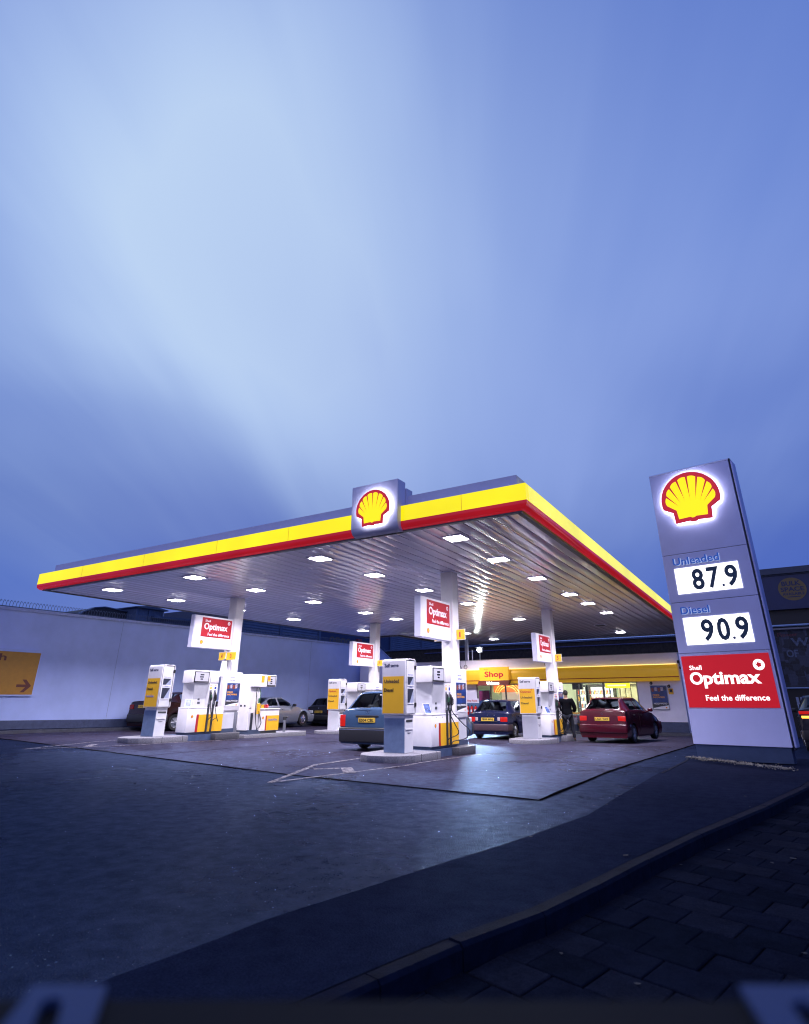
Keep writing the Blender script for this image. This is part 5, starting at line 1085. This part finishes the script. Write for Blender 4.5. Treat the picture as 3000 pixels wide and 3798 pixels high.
# ------------------------------------------------------------------ cars
carglass = glassmat('car_glass', (.88,.95,.95), .93)
def paintm(name, col, rough=.22): return M(name, col, rough, metal=.0, coat=.18, spec=.35, var=.05, vscale=2)
tail = M('tail_lamp', (.10,.005,.005), .2, emit=.05, ecol=(1,.03,.01), var=0); tail_lit = M('tail_lamp_lit', (.14,.004,.003), .2, emit=.50, ecol=(1,.02,.01), var=0)
platey = M('plate_yellow', (.75,.50,.06), .4, var=.03); trimb = M('trim_black', (.018,.018,.02), .45); seatm = M('seat_grey', (.07,.075,.09), .8)
def car(name, label, cat, x, y, rz, P):
    """stations: (y, z_belt, z_top, w_belt, w_top); y from the rear bumper forward"""
    g = gz(x, y); t = thing(name, label, cat, (x, y, g+.004), rz); S_ = P['st']; Wd = P['w']/2; L_ = S_[-1][0]; rad = P.get('rad', .30)
    def prof(yy):
        for a, b in zip(S_, S_[1:]):
            if a[0] <= yy <= b[0]: k = (yy-a[0])/(b[0]-a[0]); return [a[i]+(b[i]-a[i])*k for i in range(1, 5)]
        return list(S_[-1][1:])
    wl = [P['rw'], P['fw']]; yset = {s[0] for s in S_}
    for w in wl:
        for f in (-1.12, -1.0, -.82, -.5, 0, .5, .82, 1.0, 1.12): yset.add(round(w+f*(rad+.045), 4))
    wins = P['win']   # list of (y0, y1) side windows ; rear (y0,y1) ; screen (y0,y1)
    for a, b in wins+[P['rear'], P['screen']]: yset |= {a, b}
    Y = sorted(v for v in yset if 0 <= v <= L_); Y = [v for i, v in enumerate(Y) if i == 0 or v-Y[i-1] > .004]
    zs, zl = P.get('zs', .30), P.get('zl', .17)
    rows = []
    for yy in Y:
        zb, zt, wb, wt = prof(yy); endf = 1-.0*yy
        low = zs-.12 if False else zl
        for w in wl:
            d = abs(yy-w)
            if d < rad+.05: low = max(low, rad*.98+math.sqrt(max(0, (rad+.05)**2-d*d))*1.0 if d < rad+.05 else low)
        ws = Wd*(P['taper'](yy) if 'taper' in P else 1.0)
        z1 = max(low+.015, zs-.05); z2 = max((zs+zb)/2+.02, low+.03)
        tall = zt-zb > .12
        f1, f2 = (.10, .90)
        pts = [(ws*.93, low), (ws*.985, z1), (ws, z2), (min(wb, ws*.985), zb), (wb+(wt-wb)*f1, zb+(zt-zb)*f1), (wb+(wt-wb)*f2, zb+(zt-zb)*f2), (wt, zt), (wt*.90, zt+.014), (wt*.5, zt+.035), (0, zt+.04)]
        rows.append(pts)
    bmB = bmesh.new(); bmG = bmesh.new()
    V = []; n = 10
    for yy, pts in zip(Y, rows):
        full = [(a, b) for a, b in pts]+[(-a, b) for a, b in pts[::-1][1:]]
        V.append([(a, yy, b) for a, b in full])
    K = len(V[0])
    def addf(bm, cache, idx):
        vs = []
        for (i, j) in idx:
            if (i, j) not in cache: cache[(i, j)] = bm.verts.new(V[i][j])
            vs.append(cache[(i, j)])
        bm.faces.new(vs)
    cb, cg = {}, {}
    def isglass(i, j):
        ya, yb = Y[i], Y[i+1]; jj = j if j < n-1 else K-2-j
        inr = lambda r: ya >= r[0]-1e-4 and yb <= r[1]+1e-4
        if jj == 4 and any(inr(r) for r in wins): return True
        if jj in (7, 8) and (inr(P['rear']) or inr(P['screen'])): return True
        if jj == 6 and False: return True
        return False
    for i in range(len(Y)-1):
        for j in range(K-1):
            (addf(bmG, cg, ((i, j), (i+1, j), (i+1, j+1), (i, j+1))) if isglass(i, j) else addf(bmB, cb, ((i, j), (i+1, j), (i+1, j+1), (i, j+1))))
        addf(bmB, cb, ((i, 0), (i, K-1), (i+1, K-1), (i+1, 0)))
    addf(bmB, cb, [(0, j) for j in range(K)]); addf(bmB, cb, [(len(Y)-1, j) for j in range(K)][::-1])
    bmesh.ops.recalc_face_normals(bmB, faces=bmB.faces[:])
    def tomesh(bm, nm, m_, par, ang):
        me = bpy.data.meshes.new(nm); bm.to_mesh(me); bm.free(); me.materials.append(m_); me.shade_smooth(); me.set_sharp_from_angle(angle=R(ang))
        o = bpy.data.objects.new(nm, me); sc.collection.objects.link(o); o.parent = par; return o
    body = tomesh(bmB, 'body', P['paint'], t, 32); tomesh(bmG, 'windows', carglass, t, 20)
    mb = MB(); mb.box(-Wd+.24, Wd-.24, .15, L_-.15, .16, .52); mb.box(-Wd+.12, Wd-.12, wl[0]+rad+.1, wl[1]-rad-.1, .18, .5); mb.build('underbody', trimb, t)
    # cabin: seats with headrests
    mb = MB(); yr = P['rear'][1]+.15; yf = P['screen'][0]-.55; zb = prof(yf)[0]
    for sx in (-.36, .36):
        mb.box(sx-.23, sx+.23, yf-.15, yf, .4, zb+.08, r=.04); mb.box(sx-.11, sx+.11, yf-.12, yf-.03, zb+.10, zb+.27, r=.03)
        mb.box(sx-.24, sx+.24, yr, yr+.15, .4, zb+.02, r=.04); mb.box(sx-.10, sx+.10, yr+.03, yr+.11, zb+.02, zb+.13, r=.03)
    mb.box(-Wd+.15, Wd-.15, P['screen'][1]-.35, P['screen'][1]-.1, .4, zb+.04, r=.04); mb.build('seats', seatm, t)
    # wheels
    for wy in wl:
        for s in (-1, 1):
            cx = s*(Wd-.115)
            mb = MB(); mb.lathe([(rad*.62, -.085), (rad*.93, -.095), (rad, -.06), (rad, .06), (rad*.93, .095), (rad*.62, .085)], c=(cx, wy, rad-.006), axis='x', n=30, close=True); w = mb.build('wheel', black, t, smooth=50)
            mb = MB(); xo = s*.082
            mb.lathe([(rad*.64, xo-.03*s), (rad*.64, xo), (rad*.56, xo-.012*s), (rad*.54, xo-.06*s)], c=(cx, wy, rad-.006), axis='x', n=30)
            for k in range(P.get('spokes', 6)):
                a = 2*math.pi*k/P.get('spokes', 6)+.2; c_, s_ = math.cos(a), math.sin(a)
                mb.tube([(cx+xo-.0*s, wy+c_*.03, rad+s_*.03), (cx+xo-.008*s, wy+c_*rad*.57, rad+s_*rad*.57)], [.032, .024], 6)
            mb.lathe([(.05, xo-.02*s), (.045, xo+.012*s), (.01, xo+.016*s)], c=(cx, wy, rad), axis='x', n=14); mb.build('rim', P.get('rim', steel), w, smooth=40)
    # rear dressing
    zb0 = P['bump']   # (z0, z1) bumper band
    mb = MB(); mb.box(-Wd+.0, Wd-.0, -.055, .10, zb0[0], zb0[1], r=.035, seg=3)
    for s in (-1, 1): mb.box(min(s*(Wd-.03), s*(Wd+.012)), max(s*(Wd-.03), s*(Wd+.012)), -.02, wl[0]-rad-.07, zb0[0]+.02, zb0[1]-.01, r=.015)
    mb.build('rear_bumper', P.get('bumper_m', P['paint']), t, smooth=40)
    mb = MB(); mb.box(-Wd+.0, Wd-.0, L_-.10, L_+.05, zb0[0], zb0[1], r=.035); mb.build('front_bumper', P.get('bumper_m', P['paint']), t, smooth=40)
    def tailz(z):   # y of the tail surface at height z (rear slope above the bumper)
        a, b = S_[0], S_[1]
        return a[0] if z <= a[2] else a[0]+(b[0]-a[0])*min(1, (z-a[2])/max(.001, b[2]-a[2]))
    for s in (-1, 1):
        x0, x1, z0, z1 = P['lamp']; yy = tailz((z0+z1)/2)
        mb = MB(); a, b = sorted((s*x0, s*x1)); mb.box(a, b, yy-.022, yy+.14, z0, z1, r=.014); lm = mb.build('tail_lamp', tail_lit if P.get('lit') else tail, t, smooth=40)
        if P.get('lamp_white'):
            mb = MB(); a, b = sorted((s*(x0-.12), s*(x0-.02))); mb.box(a, b, yy-.02, yy+.1, z0+.03, z1-.01, r=.01); mb.build('reversing_lamp', M('lamp_clear', (.5,.4,.4), .2), lm)
    if P.get('plate'):
        z0 = P['plate_z']; yy = tailz(z0)-.012; mb = MB(); mb.box(-.26, .26, yy-.012, yy+.03, z0-.055, z0+.055, r=.004); p = mb.build('number_plate', platey, t)
        lettering([(P['plate'], -.225, .225, z0-.036, z0+.036)], frame((0, yy-.0125, 0), '-y'), black, p, bold=.02)
    for f in P.get('extra', ()): f(t, tailz, Wd)
    for s in (-1, 1):   # door mirrors, handles, rubbing strip
        ym = P['screen'][0]-.02 if False else P['mir']; zz = prof(ym)[0]; wb = prof(ym)[2]
        mb = MB(); a, b = sorted((s*(wb+.02), s*(wb+.20))); mb.box(a, b, ym-.06, ym+.06, zz+.02, zz+.14, r=.035, seg=3); a, b = sorted((s*(wb-.06), s*(wb+.05))); mb.box(a, b, ym-.02, ym+.03, zz+.01, zz+.06, r=.01); mb.build('door_mirror', P.get('mirror_m', trimb), t, smooth=50)
        for a, b in wins[:2]:
            yh = a+.16; wv = Wd-.002
            mb = MB(); q, q2 = sorted((s*(wv-.03), s*(wv+.012))); mb.box(q, q2, yh, yh+.14, prof(yh)[0]-.14, prof(yh)[0]-.11, r=.006); mb.build('door_handle', P.get('handle_m', trimb), t)
    # door shut lines
    mb = MB()
    for yd in P.get('doors', ()):
        zz = prof(yd)[0]
        for s in (-1, 1): q, q2 = sorted((s*(Wd-.012), s*(Wd+.0015))); mb.box(q, q2, yd-.004, yd+.004, .33, zz-.05)
    if len(mb.bm.verts): mb.build('door_gap', black, body)
    else: mb.bm.free()
    mb = MB()
    for s in (-1, 1): mb.box(*sorted((s*(Wd-.30), s*(Wd-.05))), L_-.06, L_+.012, .56, .70, r=.02)
    mb.build('headlamps', M('headlamp_glass', (.6,.62,.65), .1), t)
    return t
def wiper(z0, z1, x0, x1):
    def f(t, tz, Wd):
        mb = MB(); mb.tube([(x0, .02, z0), (x1, .0, z1)], .010, 5); mb.build('rear_wiper', black, t)
    return f
def badge(z, r_=.03, y=-.03):
    def f(t, tz, Wd):
        mb = MB(); mb.tube([(r_*math.cos(a*.5236), y+tz(z), z+r_*math.sin(a*.5236)) for a in range(12)], .006, 5, close=True); mb.build('badge', chrome, t)
    return f
def box_extra(nm, m_, x0, x1, z0, z1, y0=-.03, y1=.02, ab=False):
    def f(t, tz, Wd):
        mb = MB(); yy = 0 if ab else tz((z0+z1)/2); mb.box(x0, x1, yy+y0, yy+y1, z0, z1, r=.006); mb.build(nm, m_, t)
    return f
# pale blue estate: flat tailgate, long roof, rails
def rails(t, tz, Wd):
    mb = MB()
    for s in (-1, 1): mb.tube([(s*.60, .62, 1.43), (s*.60, .75, 1.48), (s*.60, 2.4, 1.49), (s*.60, 2.6, 1.45)], .016, 6)
    mb.build('roof_rails', black, t, smooth=60)
def exhaust(x):
    def f(t, tz, Wd): mb = MB(); mb.tube([(x, -.04, .22), (x, .3, .24)], .028, 8); mb.build('exhaust_pipe', darkgrey, t)
    return f
estate = car('parked_estate_car', 'pale blue estate car with plate E504 CBL parked between the two front pump islands', 'estate car', -9.42, 13.48, R(0), dict(
    w=1.74, st=[(0, .72, .80, .80, .78), (.06, .93, .955, .83, .76), (.13, .95, .985, .84, .75), (.52, .97, 1.375, .84, .61), (.62, .97, 1.41, .845, .60), (2.45, .97, 1.42, .85, .61), (3.15, .96, 1.02, .84, .76), (3.25, .95, .975, .83, .76), (4.4, .80, .84, .80, .72), (4.62, .62, .70, .72, .62)],
    rw=1.0, fw=3.75, rear=(.15, .50), screen=(2.52, 3.1), win=[(.62, 1.28), (1.36, 2.10), (2.18, 2.72)], bump=(.21, .56), bumper_m=trimb, lamp=(.70, .86, .58, .86), lit=True, plate='E504 CBL', plate_z=.735, mir=2.95,
    paint=paintm('paint_pale_blue', (.034,.068,.13)), doors=(1.32, 2.14), spokes=8,
    extra=[rails, exhaust(-.45), wiper(1.02, 1.04, -.35, .1), badge(.93, .035), box_extra('plate_lamp_bar', trimb, -.36, .36, .81, .85), box_extra('bumper_trim', chrome, -.87, .87, .50, .515, -.062, .02, True), box_extra('rear_sticker', inkwhite, .1, .4, 1.33, 1.36, .44, .46, True)]))
# dark blue hatchback
car('parked_hatchback', 'dark blue hatchback with plate F838 MNJ parked before the shop door', 'hatchback car', -9.68, 21.75, R(0), dict(
    w=1.64, st=[(0, .55, .60, .78, .76), (.05, .86, .875, .79, .72), (.30, .88, .91, .79, .70), (.78, .89, 1.29, .79, .54), (.9, .89, 1.32, .79, .54), (2.3, .89, 1.33, .79, .55), (3.0, .88, .93, .78, .70), (3.1, .88, .90, .78, .70), (3.95, .74, .78, .74, .66), (4.05, .60, .66, .70, .6)],
    rw=.78, fw=3.22, rear=(.34, .74), screen=(2.38, 2.95), win=[(1.0, 1.7), (1.78, 2.55)], bump=(.28, .52), bumper_m=M('bumper_grey_rose', (.06,.035,.045), .35), lamp=(.52, .79, .60, .76), lit=True, lamp_white=True, plate='F838 MNJ', plate_z=.68, mir=2.78, rad=.28,
    paint=paintm('paint_dark_blue', (.006,.010,.045)), doors=(1.74,), extra=[badge(.83, .025), box_extra('centre_garnish', trimb, -.40, .40, .60, .62), exhaust(.3), box_extra('key_lock', chrome, .25, .30, .80, .83)]))
# dark red hatchback, rear lights on
car('parked_hatchback', 'dark red rounded hatchback with glowing tail lamps right of the standing man', 'hatchback car', -5.53, 22.22, R(-6.5), dict(
    w=1.69, st=[(0, .62, .68, .80, .78), (.07, .99, 1.00, .80, .70), (.14, 1.01, 1.04, .80, .67), (.52, 1.02, 1.385, .80, .53), (.66, 1.01, 1.42, .80, .55), (1.9, .99, 1.44, .82, .58), (2.2, .97, 1.38, .82, .58), (3.05, .92, .98, .80, .66), (3.15, .91, .94, .80, .66), (3.95, .72, .78, .75, .62), (4.1, .55, .64, .66, .55)],
    rw=.80, fw=3.38, rear=(.16, .50), screen=(2.25, 2.98), win=[(.72, 1.45), (1.53, 2.50)], bump=(.32, .60), lamp=(.56, .82, .70, .86), lit=True, plate='L561 TAV', plate_z=.765, mir=2.62, rad=.29, spokes=7,
    paint=paintm('paint_dark_red', (.055,.0015,.008)), mirror_m=paintm('paint_dark_red', (.055,.0015,.008)), doors=(1.49,), extra=[wiper(1.07, 1.09, -.2, .35), badge(.93, .03), box_extra('tail_spoiler', M('spoiler_red', (.05,.0015,.008), .2), -.48, .48, 1.40, 1.425, .44, .62, True), box_extra('rear_screen_sticker', inkwhite, .0, .26, 1.04, 1.07, .12, .16, True),
        (lambda t, tz, Wd: (lambda m_: (m_.tube([(0, 1.0, 1.46), (.0, .80, 1.72)], .006, 5), m_.build('aerial', black, t)))(MB()))]))
sil = M('paint_silver', (.30,.33,.40), .25, metal=.5, coat=.5, var=.03)
car('parked_saloon', 'silver coupe parked nose right along the white wall behind the AutoGas pump', 'saloon car', -21.95, 21.05, R(0), dict(
    w=1.72, st=[(0, .70, .76, .78, .74), (.06, .88, .90, .80, .72), (.55, .90, .93, .81, .70), (1.25, .90, 1.27, .82, .56), (1.5, .90, 1.30, .82, .56), (2.1, .89, 1.31, .82, .56), (2.95, .87, .92, .82, .70), (3.1, .86, .885, .82, .70), (4.05, .68, .73, .78, .64), (4.3, .50, .58, .66, .55)],
    rw=.95, fw=3.52, rear=(.62, 1.2), screen=(2.18, 2.9), win=[(1.05, 1.68), (1.78, 2.62)], bump=(.28, .52), lamp=(.6, .82, .66, .80), mir=2.72, rad=.31, rim=chrome, spokes=5, paint=sil, doors=(1.73,), handle_m=sil))
blk = paintm('paint_black', (.012,.013,.018))
car('parked_hatchback', 'black hatchback by the white wall, half behind the rear left totem', 'hatchback car', -21.68, 26.45, R(0), dict(
    w=1.62, st=[(0, .60, .66, .76, .74), (.05, .93, .95, .77, .68), (.12, .95, .98, .77, .66), (.42, .96, 1.33, .77, .55), (.55, .96, 1.36, .77, .55), (1.8, .94, 1.37, .78, .56), (2.6, .90, .95, .77, .66), (2.75, .89, .92, .77, .66), (3.55, .72, .76, .72, .6), (3.7, .55, .6, .66, .55)],
    rw=.65, fw=3.05, rear=(.14, .40), screen=(1.9, 2.5), win=[(.62, 1.2), (1.3, 2.1)], bump=(.28, .55), bumper_m=trimb, lamp=(.62, .78, .62, .82), plate='M617 RCR', plate_z=.70, mir=2.25, rad=.28, paint=blk, doors=(1.25,), extra=[badge(.88, .02), (lambda t, tz, Wd: (lambda m_: (m_.tube([(.2, .75, 1.38), (.2, .65, 1.75)], .006, 5), m_.build('aerial', black, t)))(MB()))]))
car('parked_saloon', 'dark maroon saloon by the white wall behind the leftmost totem', 'saloon car', -21.75, 15.75, R(0), dict(
    w=1.68, st=[(0, .84, .90, .79, .76), (.05, 1.03, 1.05, .80, .72), (.62, 1.05, 1.07, .81, .70), (1.15, 1.02, 1.34, .82, .58), (1.35, .99, 1.38, .82, .57), (2.4, .94, 1.39, .82, .58), (3.05, .90, .96, .82, .70), (3.15, .90, .92, .82, .70), (4.1, .74, .78, .76, .66), (4.3, .55, .62, .7, .6)],
    rw=.95, fw=3.45, rear=(.68, 1.1), screen=(2.45, 2.98), win=[(1.15, 1.80), (1.88, 2.62)], bump=(.30, .60), bumper_m=trimb, lamp=(.55, .80, .78, .95), plate='K92 LPO', plate_z=.88, mir=2.85, paint=paintm('paint_maroon', (.014,.002,.004)), doors=(1.84,), extra=[(lambda t, tz, Wd: (lambda m_: (m_.tube([(.2, .40, 1.08), (.2, .28, 1.85)], .006, 5), m_.build('aerial', black, t)))(MB()))]))
car('passing_car', 'dark car with red and amber lights at the right edge behind the price tower', 'car', 1.21, 20.0, R(0), dict(
    w=1.72, st=[(0, .70, .78, .80, .78), (.06, 1.06, 1.08, .82, .72), (.14, 1.08, 1.10, .82, .68), (.5, 1.06, 1.38, .82, .6), (.6, 1.0, 1.42, .82, .6), (2.2, .98, 1.43, .83, .6), (3.0, .93, .97, .82, .7), (3.1, .92, .94, .82, .7), (4.0, .75, .8, .76, .66), (4.2, .6, .66, .7, .6)],
    rw=.85, fw=3.4, rear=(.16, .47), screen=(2.3, 2.9), win=[(.7, 1.4), (1.5, 2.4)], bump=(.30, .56), bumper_m=trimb, lamp=(.30, .84, .96, 1.04), lit=True, mir=2.8, paint=blk, doors=(1.45,), extra=[box_extra('centre_lamp', tail_lit, -.3, .3, .97, 1.03), box_extra('amber_lamp', M('lamp_amber', (.8,.3,.02), .3, emit=3.0, ecol=(1,.42,.05), var=0), -.80, -.40, .86, .92)]))

# ------------------------------------------------------------------ person at pump 5
def skin_mesh(name, nodes, edges, m_, parent, root=0, sub=2):
    me = bpy.data.meshes.new(name); me.from_pydata([n_[0] for n_ in nodes], edges, []); o = bpy.data.objects.new(name, me); sc.collection.objects.link(o)
    md = o.modifiers.new('skin', 'SKIN'); md.use_smooth_shade = True
    if not me.skin_vertices: pass
    for v, n_ in zip(me.skin_vertices[0].data, nodes): v.radius = n_[1] if isinstance(n_[1], tuple) else (n_[1], n_[1]); v.use_root = False
    me.skin_vertices[0].data[root].use_root = True
    s2 = o.modifiers.new('sub', 'SUBSURF'); s2.levels = sub; s2.render_levels = sub
    dg = bpy.context.evaluated_depsgraph_get(); m2 = bpy.data.meshes.new_from_object(o.evaluated_get(dg)); o.modifiers.clear(); o.data = m2; bpy.data.meshes.remove(me); m2.name = name
    m2.materials.clear(); m2.materials.append(m_); m2.shade_smooth(); o.parent = parent; return o
px, py = -7.06, 23.25; gp = gz(px, py)
t = thing('person', 'man in dark jacket and dark blue jeans standing beside the three nozzle pump', 'person', (px, py, gp), R(12))
cloth = M('jacket_dark', (.003,.0035,.006), .9, var=.2, spec=.1); skinm = M('skin', (.30,.17,.11), .5, var=.05)
# continuous body, seen from behind, hands brought together in front at waist height
Nn = [((0, 0, .93), (.155, .115)), ((0, .01, 1.10), (.160, .115)), ((0, .01, 1.28), (.175, .115)), ((0, 0, 1.40), (.12, .085)), ((0, .01, 1.47), (.058, .058)), ((0, .02, 1.53), (.062, .07)), ((0, .03, 1.62), (.082, .098)), ((0, .025, 1.70), (.06, .075)),
      ((-.19, .0, 1.39), .062), ((-.27, -.0, 1.22), .052), ((-.30, .03, 1.10), .046), ((-.25, .18, 1.03), .038), ((-.17, .29, 1.02), .026), ((-.14, .335, 1.015), (.030, .018)),
      ((.19, .0, 1.39), .062), ((.27, -.0, 1.22), .052), ((.29, .03, 1.10), .046), ((.24, .18, 1.02), .038), ((.17, .28, 1.0), .026), ((.14, .325, .995), (.030, .018)),
      ((-.10, 0, .84), .098), ((-.13, .01, .66), .080), ((-.145, .02, .48), .060), ((-.15, -.01, .28), .052), ((-.155, -.02, .09), .040), ((-.16, .07, .045), (.042, .032)), ((-.165, .15, .035), (.036, .022)),
      ((.10, 0, .84), .098), ((.14, .0, .66), .080), ((.165, .01, .48), .060), ((.18, -.02, .28), .052), ((.19, -.03, .09), .040), ((.195, .06, .045), (.042, .032)), ((.205, .14, .035), (.036, .022))]
Ed = [(0, 1), (1, 2), (2, 3), (3, 4), (4, 5), (5, 6), (6, 7), (3, 8), (8, 9), (9, 10), (10, 11), (11, 12), (12, 13), (3, 14), (14, 15), (15, 16), (16, 17), (17, 18), (18, 19), (0, 20), (20, 21), (21, 22), (22, 23), (23, 24), (24, 25), (25, 26), (0, 27), (27, 28), (28, 29), (29, 30), (30, 31), (31, 32), (32, 33)]
body = skin_mesh('body', Nn, Ed, skinm, t)
# clothing as shells slightly outside the body
def dress(name, keep, grow, m_):
    idx = [i for i in range(len(Nn)) if i in keep]; mp_ = {i: k for k, i in enumerate(idx)}
    nodes = [(Nn[i][0], tuple(r_+grow for r_ in (Nn[i][1] if isinstance(Nn[i][1], tuple) else (Nn[i][1],)*2))) for i in idx]
    return skin_mesh(name, nodes, [(mp_[a], mp_[b]) for a, b in Ed if a in mp_ and b in mp_], m_, t)
dress('jacket', {0, 1, 2, 3, 8, 9, 10, 11, 14, 15, 16, 17}, .040, cloth); dress('jeans', {0, 20, 21, 22, 23, 24, 27, 28, 29, 30, 31}, .018, M('jeans_dark', (.004,.007,.018), .9, var=.2))
dress('shoe', {25, 26}, .008, M('shoe_grey', (.12,.13,.18), .6)); dress('shoe', {32, 33}, .008, M('shoe_grey', (.12,.13,.18), .6))
mb = MB(); mb.lathe([(.20, .80), (.205, .90), (.20, 1.05), (.16, 1.12)], n=20)
for v in mb.bm.verts: v.co.y *= .74
mb.build('jacket_hem', cloth, t, smooth=60)
mb = MB(); mb.sphere((0, .015, 1.655), .098, .92, 1.05, 1.08, n=16)
bmesh.ops.bisect_plane(mb.bm, geom=mb.bm.verts[:]+mb.bm.edges[:]+mb.bm.faces[:], plane_co=(0, .05, 1.64), plane_no=(0, .75, -.66), clear_outer=True)
mb.build('hair', M('hair_dark', (.015,.012,.01), .8), t, smooth=60)
mb = MB()
for s in (-1, 1): mb.sphere((s*.088, .03, 1.615), .022, .4, .7, 1.2, n=8)
mb.sphere((0, .128, 1.60), .016, .8, 1.2, 1.4, n=8); mb.build('ears_and_nose', skinm, body, smooth=60)
mb = MB()
for s in (-1, 1): mb.sphere((s*.032, .115, 1.632), .011, n=8)
mb.box(-.024, .024, .105, .118, 1.557, 1.565); mb.build('eyes_and_mouth', M('eye_dark', (.02,.015,.015), .4), body, smooth=60)
for s, w in ((-1, Vector((-.14, .335, 1.015))), (1, Vector((.14, .325, .995)))):
    for k, (off, ln) in enumerate(((.020, .070), (.007, .078), (-.007, .072), (-.020, .058))):
        d = Vector((-s*.75, .60, 0)).normalized(); b0 = w+Vector((0, 0, off)); skin_mesh('finger', [(tuple(b0), .009), (tuple(b0+d*ln*.55), .008), (tuple(b0+d*ln*.8+Vector((-s*.01, -.012, 0))), .0075), (tuple(b0+d*ln*.85+Vector((-s*.008, -.034, 0))), .0065)], [(0, 1), (1, 2), (2, 3)], skinm, body, sub=1)
    b0 = w+Vector((-s*.0, -.02, .018)); skin_mesh('thumb', [(tuple(b0), .011), (tuple(b0+Vector((-s*.02, .01, .03))), .0095), (tuple(b0+Vector((-s*.04, .03, .042))), .0085)], [(0, 1), (1, 2)], skinm, body, sub=1)
mb = MB(); mb.box(-.055, .055, .33, .36, .93, 1.06, r=.008); 
t2 = thing('wallet', 'small black wallet in the hands of the standing man', 'wallet', (px, py, gp), R(12)); mb.build('wallet', black, t2)
# ------------------------------------------------------------------ made-up board and plates in place of the camera feet, out of focus
ba = Vector((-.25, .405)); bu = Vector((.871, .491)); bn = Vector((.491, -.871))
t = thing('barrier_rail', 'out of focus dark timber barrier rail at the very bottom of the picture', 'barrier', (ba.x, ba.y, 0), math.atan2(bu.y, bu.x))
mb = MB(); mb.box(-.55, .55, -.17, -.003, 1.008, 1.043, r=.004); mb.build('rail', M('barrier_dark', (.010,.010,.013), .8, spec=.1), t)  # board and posts are added, only to carry the foot plates
for s in (-.5, .5):
    mb = MB(); mb.box(s-.035, s+.035, -.12, -.05, -.12, 1.008); mb.build('post', MATS['barrier_dark'], t)
def bracket(label, outer_, slot):  # plates made up from the blurred feet of the camera itself
    c = sum((Vector(p) for p in outer_), Vector((0, 0)))/4
    t = thing('slotted_bracket', label, 'bracket', (c.x, c.y, 1.044), group='slotted steel brackets on the barrier rail')
    # plate with a U-shaped slot open at its near edge
    A, B, C, D = [Vector(p)-c for p in outer_]      # far left, far right, near right, near left
    s0, s1, s2, s3 = [Vector(p)-c for p in slot]    # slot far left, far right, near right, near left
    mb = MB(); mb.prism([tuple(p) for p in (A, D, s3, s0, (s0+s1)/2+(A-D).normalized()*.006, s1, s2, C, B)], 0, .005); mb.build('plate', M('bracket_steel', (.035,.065,.16), .6, metal=0, spec=.2), t)
bracket('blurred blue steel bracket with a slot at the bottom left corner', [(-.458, .285), (-.416, .309), (-.345, .247), (-.395, .222)], [(-.431, .276), (-.419, .282), (-.362, .240), (-.376, .233)])
bracket('blurred blue steel bracket with a slot at the bottom right corner', [(-.059, .511), (-.005, .540), (.020, .448), (-.033, .428)], [(-.031, .497), (-.017, .504), (.003, .440), (-.010, .435)])
